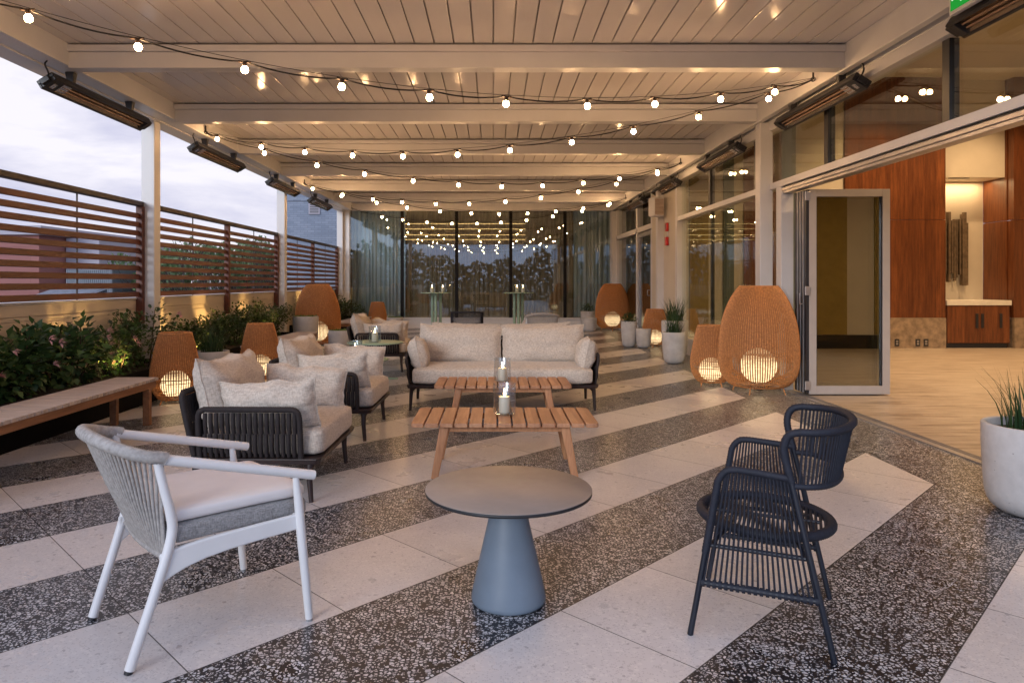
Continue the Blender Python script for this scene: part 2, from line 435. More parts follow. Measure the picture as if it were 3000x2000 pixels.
M = dict(
    floor=floor_mat(), white=paint_siding('white_aluminium', (.70, .69, .69), .38), louver=louver_paint(),
    cream=paint_siding('cream_plaster', (.66, .60, .50), .6), parapet=paint_siding('parapet_paint', (.60, .53, .44), .5),
    matte=simple('matte_black', (.006, .006, .007), .6, 0, .1, 5, 0, 60, .002, .2), black=simple('black_metal', (.018, .018, .022), .42, .0, .2), bronze=simple('dark_bronze_paint', (.030, .017, .016), .42, .0, .2),
    slat=wood('rusty_slat_paint', (.085, .024, .014), (.135, .040, .021), 'Y', 1, .5), fencedark=simple('fence_rail_paint', (.022, .010, .011), .5),
    teak=wood('teak', (.36, .160, .075), (.56, .300, .160), 'Y', 1.6, .5, (.0962, 0)), teakleg=wood('teak_leg', (.34, .145, .060), (.54, .26, .12), 'Z', 1.6, .5),
    bench=wood('weathered_teak', (.36, .28, .235), (.58, .49, .43), 'X', 1.2, .6), benchleg=wood('teak_frame', (.20, .085, .035), (.34, .16, .075), 'Y', 1.2, .5),
    panel=wood('walnut_panel', (.088, .025, .009), (.245, .080, .025), 'Z', 1.2, .38, (.11, 0)), stone=simple('brown_stone', (.27, .195, .13), .5, 0, .35, 9),
    rope=simple('charcoal_rope', (.020, .0135, .0135), .8, 0, .25, 40, .5, 200, .002), navy=simple('navy_cord', (.0095, .0115, .022), .7, 0, .25, 60, .5, 300, .0015), navyleg=simple('navy_metal', (.009, .0115, .021), .45, 0, .15),
    linen=fabric('heather_linen', (.43, .36, .30), (.65, .57, .49), 150.), greyfab=fabric('grey_seat_fabric', (.20, .195, .195), (.36, .35, .35)), whitefab=simple('white_seat_fabric', (.74, .70, .69), .9, 0, .03, 8, .15, 900, .001, .1),
    greycord=simple('grey_cord', (.36, .335, .315), .8, 0, .22, 60, .5, 260, .002), whitemetal=simple('white_powder_coat', (.72, .71, .71), .38, 0, .04),
    tabletop=simple('stone_grey_laminate', (.27, .225, .20), .40, 0, .09, 6, .06, 160, .001), blackedge=simple('black_laminate_edge', (.015, .015, .017), .5), bluebase=simple('blue_grey_powder_coat', (.155, .195, .245), .5, 0, .09, 5, .10, 220, .001),
    green=simple('sage_green_paint', (.27, .40, .30), .4, 0, .06), concrete=concrete(), soil=simple('dark_soil', (.02, .015, .012), .9, 0, .4, 30, .6, 80, .01),
    wax=simple('ivory_wax', (.80, .73, .58), .45, 0, .03), bulb=emit('bulb_glow', (1.0, .575, .265), 150), globe=emit('globe_glow', (1.0, .72, .38), 1.75), flame=emit('flame', (1.0, .62, .25), 70),
    socket=simple('rubber_socket', (.03, .016, .010), .5), cord=simple('black_cable', (.012, .011, .011), .5),
    window=glass('window_glass', (.84, .85, .78), .105, .9), farwin=glass('coated_glass', (.90, .93, .91), .10, .9), doorglass=glass('olive_glass', (.50, .45, .26), .34, .8), clear=glass('clear_glass', (.93, .95, .96), .07, .95),
    trav=travertine(), reflector=simple('heater_reflector', (.36, .29, .235), .22, .9, .15, 6), quartz=simple('quartz_tube', (.30, .185, .12), .2, .2, .2, 10), foil=simple('bright_foil', (.75, .75, .78), .22, 1., .2, 60, .8, 60, .01),
    red=simple('red_plastic', (.50, .02, .02), .35), signgreen=emit('exit_sign_green', (.02, .34, .04), .8), signwhite=emit('exit_sign_white', (.9, .95, .85), .9),
    leaf=leafmat('shrub_leaf', (.022, .054, .022), (.090, .185, .055)), leaf2=leafmat('fine_shrub_leaf', (.022, .046, .016), (.075, .14, .036)), grass=leafmat('grass_blade', (.014, .040, .016), (.060, .115, .038), .3), lime=leafmat('lime_groundcover', (.07, .13, .02), (.18, .28, .05), .3),
    petal=leafmat('pink_petal', (.62, .26, .34), (.85, .62, .62), .3), stem=simple('woody_stem', (.05, .032, .02), .8), treeleaf=leafmat('tree_leaf', (.075, .125, .055), (.21, .29, .13), .35), woodleaf=leafmat('wood_leaf', (.045, .06, .04), (.09, .11, .07), .3), bark=simple('bark', (.055, .042, .035), .9, 0, .3, 12),
    brickwall=brick('grey_blue_brick', (.20, .23, .29), (.29, .32, .385), (.16, .18, .22)), redwall=brick('red_siding', (.30, .12, .105), (.34, .145, .125), (.22, .08, .07), 'XZ', 3.0, .32),
    lilac=paint_siding('lilac_render', (.42, .38, .42), .8), corr=simple('grey_sheet_metal', (.16, .175, .20), .5, .3), roofmetal=simple('roof_sheet', (.5, .52, .58), .4, .4), dirt=simple('outer_ground', (.26, .25, .24), .9, 0, .3, .4),
    curt=curtain_mat('blue_grey_sheer', (.62, .76, .88), .97), sheer=curtain_mat('brown_sheer', (.62, .52, .40), .58), greyrod=simple('aged_rod', (.17, .125, .085), .5, .2, .3, 14), olive=simple('olive_panel', (.30, .215, .06), .5), teal=simple('teal_panel', (.10, .13, .12), .5), led=emit('led_strip', (1.0, .62, .22), 6.0), downl=emit('downlight_glow', (1.0, .75, .45), 14),
    champ=simple('champagne_frame', (.37, .335, .32), .42, 0, .05), steel=simple('brushed_track', (.42, .40, .40), .35, .7, .1), darkwood=wood('dark_slat_wall', (.09, .05, .02), (.20, .12, .05), 'Z', 1.2, .5), marble=simple('pale_counter', (.72, .68, .60), .3, 0, .08, 5), planterbox=simple('black_planter_box', (.008, .0075, .008), .9, 0, .1, 5, 0, 60, .002, .08),
    wick_big=wicker('wicker_large', 104, .0125, .07, .56, .24, .10), wick_small=wicker('wicker_small', 62, .0115, .02, .40, .33, .15), rod=simple('cane_rod', (.52, .225, .075), .55, 0, .35, 40),  # rods lighter than the weave: shade between ribs put into the colour
    bluewall=simple('pale_interior', (.35, .36, .33), .7),
)

# ------------------------------------------------------------------ setting: ground and floors
struct(MB().add([(-3000, -3000, -4), (3000, -3000, -4), (3000, 3000, -4), (-3000, 3000, -4)], [(0, 1, 2, 3)], False).build('ground', M['dirt']))
struct(MB().box(-4.65, 3.47, -9, 19.86, -.3, 0).build('terrace_floor', M['floor']))
struct(MB().box(3.62, 13.0, -2, 14.75, -.3, .004).build('interior_floor', M['trav']))
tr = MB()
tr.box(3.47, 3.50, -2, 8.5, -.1, .012); tr.box(3.50, 3.555, -2, 8.5, -.1, .003)
for a, b in ((3.556, 3.562), (3.572, 3.578), (3.588, 3.594), (3.604, 3.61)): tr.box(a, b, -2, 8.5, -.1, .008)
tr.box(3.555, 3.62, -2, 8.5, -.1, -.004)
o = tr.build('door_track', M['steel']); tag(o, 'grey metal floor track of the folding doors along the terrazzo edge', 'door track')

# ------------------------------------------------------------------ pergola
pg = thing('pergola', 'white aluminium louvred pergola roof over the whole terrace', 'pergola')
for y in (3.3, 8.8, 14.3, 19.8):
    MB().box(-4.42, -4.256, y, y + .165, 0, 3.325).build('post', M['white'], pg, .006)
for y in (3.3, 8.8, 14.3, 19.8):
    MB().box(3.35, 3.51, y, y + .165, 0, 3.30).build('post', M['white'], pg, .006)
Y0 = 2.2
MB().box(-4.45, -4.215, Y0, 19.98, 3.325, 3.66).box(-4.205, -4.0, Y0, 19.98, 3.335, 3.66).box(-4.216, -4.204, Y0, 19.98, 3.36, 3.66).build('edge_beam', M['white'], pg, .004)
MB().box(3.31, 3.385, Y0, 19.98, 3.30, 3.66).box(3.385, 3.46, Y0, 19.98, 3.36, 3.66).box(3.46, 3.53, Y0, 19.98, 3.302, 3.66).build('edge_beam', M['white'], pg, .004)
for y in [2.2 * k for k in range(1, 10)]:
    b = MB().box(-4.0, 3.31, y, y + .15, 3.315, 3.462).box(-4.0, 3.31, y - .028, y + .178, 3.465, 3.525)
    for sx in (-3.93, 3.24):
        for dz in (3.36, 3.42):
            b.tube([(sx, y - .004, dz), (sx, y + .003, dz)], .008, 8)
    b.build('cross_beam', M['white'], pg, .003)
for k in range(1, 9):
    y0 = 2.2 * k + .18; y1 = 2.2 * (k + 1) - .03
    m = MB(); i = -22
    while True:
        x0 = i * .1845 + .0055; x1 = x0 + .1735
        i += 1
        if x1 < -3.99: continue
        if x0 > 3.30: break
        x0 = max(x0, -3.998); x1 = min(x1, 3.308)
        dz = random.uniform(-.0008, .0008)
        m.box(x0, x1, y0 - .03, y1 + .03, 3.54 + dz, 3.565)
    m.box(-4.0, 3.31, y0 - .12, y1 + .09, 3.605, 3.63)  # added sheet over the blades, blocks sky light leaking through the gaps
    m.build('louver_panel', M['louver'], pg, .003)

# ------------------------------------------------------------------ string lights
def bulbmesh():
    mb = MB()
    mb.lathe([(.011, -.030), (.016, -.035), (.022, -.043), (.0255, -.052), (.0265, -.060), (.0255, -.069), (.022, -.077), (.014, -.084), (.0005, -.0865)], 18)
    return mb
def socketmesh():
    mb = MB()
    mb.lathe([(.0005, .006), (.014, .005), (.017, -.004), (.017, -.028), (.0155, -.034)], 12)
    mb.tube([(-.045, 0, .004), (0, 0, .0), (.045, 0, .004)], .0095, 8)
    return mb
B0 = S0 = None
strands = [('A', 6.01), ('B', 3.245), ('B', 8.32), ('A', 11.085), ('B', 13.40), ('A', 16.16), ('B', 18.47)]
names = {('A', 6.01): 'festoon string crossing the terrace nearest the camera, low across the upper picture',
         ('B', 3.245): 'festoon string of which two bulbs show at the top edge of the picture',
         ('B', 8.32): 'festoon string running back from the right hook to the second left heater',
         ('A', 11.085): 'festoon string leaving the second left heater towards the third right heater',
         ('B', 13.40): 'festoon string over the large sofa, between third right and third left heaters',
         ('A', 16.16): 'festoon string in front of the glass wall, rising to the fourth right heater',
         ('B', 18.47): 'farthest festoon string, hanging right in front of the glass wall'}
for typ, a in strands:
    b = .35 if typ == 'A' else -.35
    t = thing('string_light', names[(typ, a)], 'string lights', (0, 0, 0), 0, 'festoon strings zigzagging under the pergola')
    xl, xr = -3.98, 3.27
    jit = random.uniform(-.03, .03)
    def P(x, zoff=0):
        u = (x - xl) / (xr - xl)
        z = 3.37 - 4 * (.475 + jit) * u * (1 - u) + zoff
        return Vector((x, min(a + b * x, 19.72), z))
    xs = [-3.236 + .675 * k for k in range(10)] if typ == 'A' else [2.876 - .668 * k for k in range(11)][::-1]
    xs = [x + random.uniform(-.03, .03) for x in xs]
    if a > 18: xs = [x for x in xs if a + b * x < 19.6]
    nodes = [xl] + xs + [xr]
    cab = MB(); wire = []
    pts = []
    for p, q in zip(nodes, nodes[1:]):
        for k in range(8):
            u = k / 8; x = p + (q - p) * u
            pts.append(P(x, -.035 * 4 * u * (1 - u) * .8)); wire.append(P(x, .012))
    pts.append(P(xr)); wire.append(P(xr, .01))
    cab.tube(pts, .0065, 6); cab.tube(wire, .0026, 5)
    for e in (xl, xr):
        pe = P(e); cab.tube([pe, pe + Vector((0, 0, .09))], .006, 6)
        cab.tube(catmull([pe + Vector((.02 * math.cos(q), 0, .02 * math.sin(q))) for q in [2 * PI * k / 8 for k in range(8)]], 3, True), .004, 5, closed=True)
    cab.build('cable', M['cord'], t)
    ang = math.atan2(b, 1)
    for x in xs:
        p = P(x)
        if B0 is None:
            o = bulbmesh().build('bulb', M['bulb'], t); s = socketmesh().build('socket', M['socket'], o); B0, S0 = o, s
        else:
            o = B0.copy(); COL.objects.link(o); o.parent = t
            s = S0.copy(); COL.objects.link(s); s.parent = o
        o.location = p + Vector((0, 0, -.004)); o.rotation_euler = (random.uniform(-.12, .12), random.uniform(-.12, .12), ang)

# ------------------------------------------------------------------ heaters
def make_heater(label):
    t = thing('heater', label, 'heater', (0, 0, 0), 0, 'long black infrared heaters under the edge beams')
    L = .91
    h = MB()
    h.box(-.085, .085, -L, L, .03, .07)
    h.box(-.085, -.060, -L, L, -.012, .03); h.box(.060, .085, -L, L, -.012, .03)
    h.box(-.060, .060, -L, -L + .16, -.012, .03); h.box(-.060, .060, L - .07, L, -.012, .03)
    h.box(-.055, .055, L, L + .05, .0, .06); h.box(-.045, .045, -L - .03, -L, .0, .055)
    h.build('housing', M['black'], t, .006)
    r = MB()
    r.add([(-.06, -L + .16, .0), (-.02, -L + .16, .026), (.02, -L + .16, .026), (.06, -L + .16, .0), (-.06, L - .07, .0), (-.02, L - .07, .026), (.02, L - .07, .026), (.06, L - .07, .0)], [(0, 1, 5, 4), (1, 2, 6, 5), (2, 3, 7, 6)], False)
    r.build('reflector', M['reflector'], t)
    MB().box(-.052, .052, -L + .165, -L + .30, .002, .006).build('end_foil', M['foil'], t)
    q = MB()
    for x in (-.02, .02): q.tube([(x, -L + .2, .008), (x, L - .1, .008)], .008, 8)
    q.build('quartz_element', M['quartz'], t)
    MB().box(-.03, .03, -L + .05, -L + .10, -.015, -.011).build('badge', M['foil'], t)
    return t
def bracket_mb(up):
    # tapered hanger between housing and beam
    b = MB(); b.bar((0, 0, .05), (0, 0, up), .03, .05, (1, 0, 0), .07, .085); return b
hy = [(7.36, 6.75, 7.9), (10.52, 0, 0), (13.8, 0, 0), (16.7, 0, 0)]
ordl = ['nearest the camera, above the front white post', 'second from the camera, beside the first open sky bay', 'third from the camera, by the middle white post', 'farthest back, in front of the brick wall vent']
ordr = ['nearest whole heater, by the big window transom', 'behind the square white post', 'above the white wall with red alarms', 'farthest back, near the far glass corner']
H0 = make_heater('black infrared heater on the left beam, ' + ordl[0])
def place_heater(o, side, y):
    roll = R(32) if side == 'l' else R(-32)
    o.location = (-4.10 if side == 'l' else 3.38, y, 3.13)
    o.rotation_euler = (0, 0, 0)
    for c in o.children: c.rotation_euler = (0, roll * -1, 0) if c.name.split('.')[0] != 'bracket' and c.name.split('.')[0] != 'power_cable' else (0, 0, 0)
for yy in (-.55, .55):
    ob = bracket_mb(.20).build('bracket', M['black'], H0, .003); ob.location = (0, yy, 0)
cb = MB().tube(catmull([(0, -.88, .05), (.015, -.93, .10), (0, -.95, .16), (-.01, -.90, .21)], 6), .008, 6).build('power_cable', M['cord'], H0)
hs = []
for side in 'lr':
    for i, (y, _, _) in enumerate(hy):
        o = H0 if (side == 'l' and i == 0) else dup(H0, (0, 0, 0))
        o['label'] = 'black heater on the %s, %s' % ('left beam' if side == 'l' else 'right beam', (ordl if side == 'l' else ordr)[i])
        place_heater(o, side, y); hs.append(o)
o = dup(H0, (0, 0, 0)); place_heater(o, 'r', 4.22); o['label'] = 'black infrared heater cut off by the upper right picture corner'

# ------------------------------------------------------------------ left side: parapet, fence, planting beds
pw = thing('parapet_wall', 'low cream boarded parapet wall under the slatted fence', 'wall')
MB().box(-4.65, -4.46, -4, 19.9, 0, .90).box(-4.65, -4.468, -4, 19.9, .90, .925).box(-4.65, -4.46, -4, 19.9, .925, .962).box(-4.65, -4.468, -4, 19.9, .962, .97).box(-4.65, -4.455, -4, 19.9, .97, 1.085).build('boarding', M['parapet'], pw, .003)
MB().box(-4.66, -4.44, -4, 19.9, 1.085, 1.108).build('coping', M['white'], pw, .004)
fl = {3.47: 'rust brown slatted fence section left of the front white post', 8.97: 'rust brown slatted fence section between front and middle white posts', 14.47: 'rust brown slatted fence section nearest the glass wall, before the brick building'}
for y0, lab in fl.items():
    y1 = y0 + 5.33
    f = thing('slat_fence', lab, 'fence', (0, 0, 0), 0, 'rust brown slatted fence sections')
    m = MB()
    for k in range(10):
        z = 1.145 + k * .1085
        m.add([(-4.405, y0, z - .027), (-4.415, y0, z + .034), (-4.445, y0, z + .030), (-4.435, y0, z - .031), (-4.405, y1, z - .027), (-4.415, y1, z + .034), (-4.445, y1, z + .030), (-4.435, y1, z - .031)], [(0, 1, 2, 3), (7, 6, 5, 4), (0, 4, 5, 1), (1, 5, 6, 2), (2, 6, 7, 3), (3, 7, 4, 0)], False)
    m.build('slat_panel', M['slat'], f, .003)
    MB().box(-4.475, -4.385, y0, y1, 2.245, 2.305).build('top_rail', M['fencedark'], f, .006)
    for y in (y0 + .03, (y0 + y1) / 2, y1 - .03):
        MB().box(-4.455, -4.375, y - .035, y + .035, .78, 2.244).build('fence_post', M['slat'], f, .004)
    for y in (y0 + 1.35, y1 - 1.35):
        MB().box(-4.432, -4.418, y - .006, y + .006, 1.11, 2.244).build('stiffener', M['fencedark'], f)

def leaf_quad(mb, p, d, up, L, W):
    """a pointed, folded leaf"""
    d = d.normalized(); s = d.cross(up)
    if s.length < 1e-4: s = Vector((1, 0, 0))
    s.normalize(); n = s.cross(d)
    a = p; b = p + d * L * .45 + s * W * .5 + n * W * .14; c = p + d * L - n * L * .12; e = p + d * L * .45 - s * W * .5 + n * W * .14; m2 = p + d * L * .5 - n * W * .02
    mb.add([a, b, c, e, m2], [(0, 1, 4), (1, 2, 4), (2, 3, 4), (3, 0, 4)], True)

def rv(r=1.0):
    while True:
        v = Vector((random.uniform(-1, 1), random.uniform(-1, 1), random.uniform(-1, 1)))
        if .05 < v.length < 1: return v * r

def shrub(label, loc, rx, ry, h, nleaf, L, mat, flowers=0, cat='shrub', seed=0):
    random.seed(seed + 100)
    t = thing('shrub', label, cat, loc, 0, 'shrubs in the planting bed along the fence')
    st = MB(); lf = MB(); tips = []
    nst = 11
    for k in range(nst):
        a = random.uniform(0, 2 * PI); q = math.sqrt(random.uniform(.05, 1))
        tip = Vector((math.cos(a) * rx * q, math.sin(a) * ry * q, h * random.uniform(.55, 1.02) * (1.06 - .30 * q)))
        base = Vector((math.cos(a) * .06, math.sin(a) * .12, 0))
        mid = base.lerp(tip, .5) + Vector((random.uniform(-.05, .05), random.uniform(-.05, .05), h * .10))
        path = catmull([base, mid, tip], 6); st.tube(path, [.008 - .005 * i / len(path) for i in range(len(path))], 5)
        tips.append((path, tip))
    for k in range(nleaf):
        path, tip = random.choice(tips); w = random.random() ** .6
        c = path[int(w * (len(path) - 1))] + rv(.15 * (rx + ry) + .02)
        c.z = max(.02, c.z)
        out = Vector((c.x * 1.2, c.y, (c.z - h * .35) * .8)); out = (out.normalized() if out.length > .01 else Vector((0, 0, 1))) + rv(.9)
        leaf_quad(lf, c, out, Vector((0, 0, 1)) + rv(.6), L * random.uniform(.6, 1.2), L * random.uniform(.55, .82))
    st.build('stem', M['stem'], t); lf.build('foliage', mat, t)
    for k in range(flowers):
        f = MB(); a = random.uniform(-1.0, 1.0)
        c = Vector((math.cos(a) * rx * 1.0, math.sin(a) * ry * .9, h * random.uniform(.30, .85)))
        for q in range(12):
            d = (Vector((1, 0, .2)) + rv(1.0)); leaf_quad(f, c + rv(.012), d, Vector((0, 0, 1)), .058, .021)
        f.build('flower', M['petal'], t)
    return t

bed = [(1.5, 8.62), (8.95, 13.2), (15.3, 19.6)]
blabs = ['black planting bed box behind the front bench', 'black planting bed box behind the middle bench', 'black planting bed box nearest the glass wall']
for (a, b), l in zip(bed, blabs):
    t = thing('planting_bed', l, 'planter', (0, 0, 0), 0, 'planting beds along the parapet')
    MB().box(-3.74, -3.70, a, b, 0, .36).box(-4.45, -3.74, a, a + .04, 0, .36).box(-4.45, -3.74, b - .04, b, 0, .36).build('box_wall', M['planterbox'], t, .003)
    MB().box(-4.45, -3.745, a + .045, b - .045, .0, .31).build('soil', M['soil'], t)
sl = [
    (5.0, .36, .52, .68, 1150, .098, 'leaf', 4, 'broad leaved shrub with pink blossoms at the left picture edge'),
    (5.85, .38, .50, .68, 1150, .098, 'leaf', 5, 'broad leaved shrub with two pink blossom heads above the bench middle'),
    (6.7, .36, .46, .68, 1150, .098, 'leaf', 4, 'broad leaved shrub with a pink blossom below the brightest uplight glow'),
    (7.55, .34, .36, .66, 800, .060, 'leaf', 2, 'airy shrub lit yellow from below in front of the cream parapet'),
    (8.2, .38, .38, .78, 1100, .058, 'leaf2', 3, 'dense dark shrub climbing against the front white post'),
    (9.35, .32, .36, .52, 1700, .050, 'leaf2', 0, 'fine leaved shrub just behind the front white post, lit yellow'),
    (10.15, .32, .42, .60, 1700, .050, 'leaf2', 0, 'fine leaved shrub with one tall shoot left of the middle fence post'),
    (11.1, .32, .42, .66, 1700, .050, 'leaf2', 0, 'fine leaved shrub in front of the middle fence post'),
    (12.0, .32, .42, .56, 1700, .050, 'leaf2', 0, 'fine leaved shrub above the middle bench'),
    (12.85, .34, .40, .78, 1700, .050, 'leaf2', 0, 'dense round shrub left of the middle white post'),
    (15.6, .30, .40, .72, 1700, .050, 'leaf2', 0, 'dark shrub between middle white post and large wicker lamp'),
    (16.7, .34, .45, .66, 1700, .050, 'leaf2', 0, 'dark shrub behind the right rim of the large left wicker lamp'),
    (17.7, .36, .45, .74, 1700, .050, 'leaf2', 0, 'dark glossy shrub by the last white post'),
    (18.8, .36, .45, .55, 1700, .050, 'leaf2', 0, 'low dark shrub in the corner at the glass wall'),
]
for i, (y, rx, ry, h, n, L, m, fl_, lab) in enumerate(sl):
    shrub(lab, (-4.08, y, .30), rx, ry, h, n, L, M[m], fl_, seed=i)
random.seed(21)

# ------------------------------------------------------------------ benches
def bench(label, y0, y1):
    t = thing('bench', label, 'bench', (-3.295, (y0 + y1) / 2, 0), 0, 'long teak benches along the planting beds')
    L = (y1 - y0) / 2; m = MB(); n = int((y1 - y0) / .075); p = 2 * L / n
    for k in range(n):
        m.box(-.195, .195, -L + k * p, -L + (k + 1) * p - .008, .393, .42)
    m.build('seat_top', M['bench'], t, .003)
    MB().box(.15, .178, -L + .02, L - .02, .33, .392).box(-.178, -.15, -L + .02, L - .02, .33, .392).box(-.15, .15, -L + .02, -L + .048, .33, .392).box(-.15, .15, L - .048, L - .02, .33, .392).build('apron', M['benchleg'], t, .003)
    for y in (-L + .13, L - .13):
        for x in (-.15, .15):
            MB().bar((x, y, .0), (x, y, .33), .06, .05, (0, 1, 0)).build('leg', M['benchleg'], t, .004)
    return t
bench('long slatted teak bench in front of the flowering shrubs', 3.75, 6.5)
bench('long teak bench partly hidden behind a small wicker lamp', 9.66, 12.4)
bench('long teak bench beyond the large left wicker lamp', 15.2, 17.9)

# ------------------------------------------------------------------ wicker lamps
def make_lamp(label, big):
    t = thing('wicker_floor_lamp', label, 'floor lamp', (0, 0, 0), 0, 'large wicker floor lamps' if big else 'small wicker floor lamps')
    if big:
        prof = [(.295, .085), (.355, .125), (.415, .21), (.442, .33), (.448, .45), (.444, .58), (.426, .76), (.388, .92), (.335, 1.06), (.275, 1.17), (.215, 1.25)]
        N = 104; gr, gz = .205, .315; mat = M['wick_big']; rr = .0050
    else:
        prof = [(.165, .06), (.196, .10), (.230, .165), (.246, .24), (.249, .30), (.244, .37), (.229, .455), (.209, .56), (.186, .66), (.160, .755)]
        N = 62; gr, gz = .148, .205; mat = M['wick_small']; rr = .0046
    pr = [(v.x, v.y) for v in catmull([Vector((r, z, 0)) for r, z in prof], 4)]
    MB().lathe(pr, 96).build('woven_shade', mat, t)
    rods = MB()
    for k in range(N):
        a = 2 * PI * (k + .0) / N + PI
        rods.tube([((r + .0025) * math.cos(a), (r + .0025) * math.sin(a), z) for r, z in pr[::2]] , rr, 4, cap=False)
    random.seed(3 if big else 4)
    for q in range(46 if big else 40):
        zc = random.choice((.125, .17, .205, .415, .435, .452, .468, .482, .497, .51) if big else (.085, .13, .155, .235, .255, .272, .288, .302, .316, .33, .345)) + random.uniform(-.003, .003)
        a0 = random.uniform(0, 2 * PI); da = random.uniform(.5, 2.6)
        i = min(range(len(pr)), key=lambda j: abs(pr[j][1] - zc)); rz = pr[i][0]
        rods.tube([((rz - .002) * math.cos(a0 + da * k / 14), (rz - .002) * math.sin(a0 + da * k / 14), zc) for k in range(15)], .0032, 4, cap=False)
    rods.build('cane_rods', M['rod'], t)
    for r, z in (pr[0], pr[-1], pr[len(pr) // 8]):
        rim = MB(); rim.tube([(r * math.cos(2 * PI * k / 48), r * math.sin(2 * PI * k / 48), z) for k in range(48)], .007, 6, closed=True)
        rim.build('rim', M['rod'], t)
    MB().sphere(gr, (0, 0, gz), 28, 18).build('globe', M['globe'], t)
    MB().lathe([(.0005, .03), (.05, .03), (.05, .05), (.0005, .05)], 20).build('lamp_base', M['black'], t)
    for k in range(4):
        a = PI / 4 + k * PI / 2; r0 = pr[0][0]
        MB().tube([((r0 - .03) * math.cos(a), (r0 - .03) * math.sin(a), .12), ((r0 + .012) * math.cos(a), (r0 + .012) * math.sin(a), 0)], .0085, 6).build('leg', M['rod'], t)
    return t
LB = make_lamp('large wicker lamp in front of the square white post on the right', True); LB.location = (3.13, 8.27, 0); LB.rotation_euler.z = .1
dup(LB, (-3.53, 14.1, 0), 1.1, 'large wicker lamp on the left, between benches and shrubs')
dup(LB, (3.17, 18.65, 0), 2.2, 'large wicker lamp far back at the right end of the glass wall')
LS = make_lamp('small wicker lamp at the end of the front bench', False); LS.location = (-3.41, 7.52, 0); LS.rotation_euler.z = .2
dup(LS, (2.735, 8.8, 0), 1.3, 'small wicker lamp beside the largest wicker lamp on the right')
dup(LS, (-3.04, 9.15, 0), .7, 'small wicker lamp behind the nearest armchair')
dup(LS, (-3.12, 18.9, 0), 2.4, 'small wicker lamp at the left end of the glass wall')
dup(LS, (3.23, 14.0, 0), 1.9, 'small wicker lamp between pale planters on the right')

# ------------------------------------------------------------------ planters
def make_planter(label, loc, r, h, kind, seed, taper=.93, lip=.02):
    random.seed(seed)
    t = thing('planter', label, 'planter', loc, 0, 'pale concrete planters')
    rb = r * taper
    prof = [(.001, 0), (rb * .55, 0), (rb * .74, h * .02), (rb * .88, h * .075), (rb * .96, h * .15), (rb * 1.0, h * .24), (rb + (r - rb) * .6, h * .5), (r, h * .78), (r, h * .985), (r - .006, h), (r - lip, h), (r - lip - .004, h - .01), (r - lip - .008, h - .07)]
    MB().lathe(prof, 40).build('pot', M['concrete'], t)
    MB().disc(r - lip - .004, h - .05, 32).build('soil', M['soil'], t)
    if kind == 'none': return t
    g = MB()
    if kind == 'grass':
        n = int(150 * min(1, r / .2))
        for k in range(n):
            a = random.uniform(0, 2 * PI); q = r * .62 * math.sqrt(random.random()); lean = random.uniform(.02, .55); L = h * random.uniform(.38, .82)
            p = Vector((q * math.cos(a), q * math.sin(a), h - .05)); d = Vector((math.cos(a + random.uniform(-.8, .8)), math.sin(a + random.uniform(-.8, .8)), 0))
            w = .0050 + .0045 * random.random() * min(1, r / .2); s = d.cross(Vector((0, 0, 1)))
            pts = []
            for i in range(5):
                u = i / 4; pts.append(p + Vector((0, 0, L * u * (1 - .25 * lean * u))) + d * (lean * L * u * u))
            vs = []
            for i, c in enumerate(pts): vs += [c - s * w * (1 - i / 4.3), c + s * w * (1 - i / 4.3)]
            g.add(vs, [(2 * i, 2 * i + 1, 2 * i + 3, 2 * i + 2) for i in range(4)], True)
        g.build('grass', M['grass'], t)
    elif kind == 'lime':
        for k in range(500):
            a = random.uniform(0, 2 * PI); q = (r - .03) * math.sqrt(random.random())
            leaf_quad(g, Vector((q * math.cos(a), q * math.sin(a), h - .05 + random.uniform(0, .05))), Vector((0, 0, .7)) + rv(1), Vector((0, 0, 1)) + rv(.5), .035, .018)
        g.build('groundcover', M['lime'], t)
    elif kind == 'bush':
        for k in range(420):
            d = rv(1); d.z = abs(d.z)
            c = Vector((d.x * r * .95, d.y * r * .95, h - .05 + d.z * r * 1.3)); leaf_quad(g, c, d + rv(.6), Vector((0, 0, 1)) + rv(.5), .05, .022)
        g.build('foliage', M['leaf2'], t)
    return t
make_planter('large pale concrete planter with spiky grass at the right picture edge', (3.06, 3.94, 0), .265, .50, 'grass', 1, .95)
make_planter('pale planter with spiky grass, tallest in front of the window wall', (2.90, 11.25, 0), .185, .50, 'grass', 2)
make_planter('wide pale planter standing just behind the grass planter at the window', (3.12, 12.05, 0), .225, .64, 'grass', 3)
make_planter('slim pale planter with a dark tuft left of the small right lamp', (2.72, 14.05, 0), .16, .52, 'bush', 4, .9)
make_planter('short pale planter half hidden behind the small right lamp', (2.97, 13.85, 0), .15, .385, 'none', 5)
make_planter('short wide pale planter left of the far right wicker lamp', (2.52, 18.45, 0), .205, .36, 'none', 6)
make_planter('pale planter with tufted grass nearest the right end of the glass wall', (2.60, 19.25, 0), .20, .50, 'bush', 7)
make_planter('pale planter with upright grass behind the front left wicker lamp', (-3.46, 8.62, 0), .205, .455, 'grass', 8, .95)
make_planter('large pale planter overlapping the large left wicker lamp', (-3.52, 13.15, 0), .235, .66, 'lime', 9, .9)
make_planter('pale planter with lime groundcover behind the far armchair', (-2.70, 12.4, 0), .215, .45, 'lime', 10, .95)
make_planter('low pale planter with lime groundcover below the glass wall', (-2.63, 18.75, 0), .22, .36, 'lime', 11, .9)
make_planter('pale planter with a bushy plant in the left corner of the glass wall', (-3.56, 18.6, 0), .20, .47, 'bush', 12, .9)

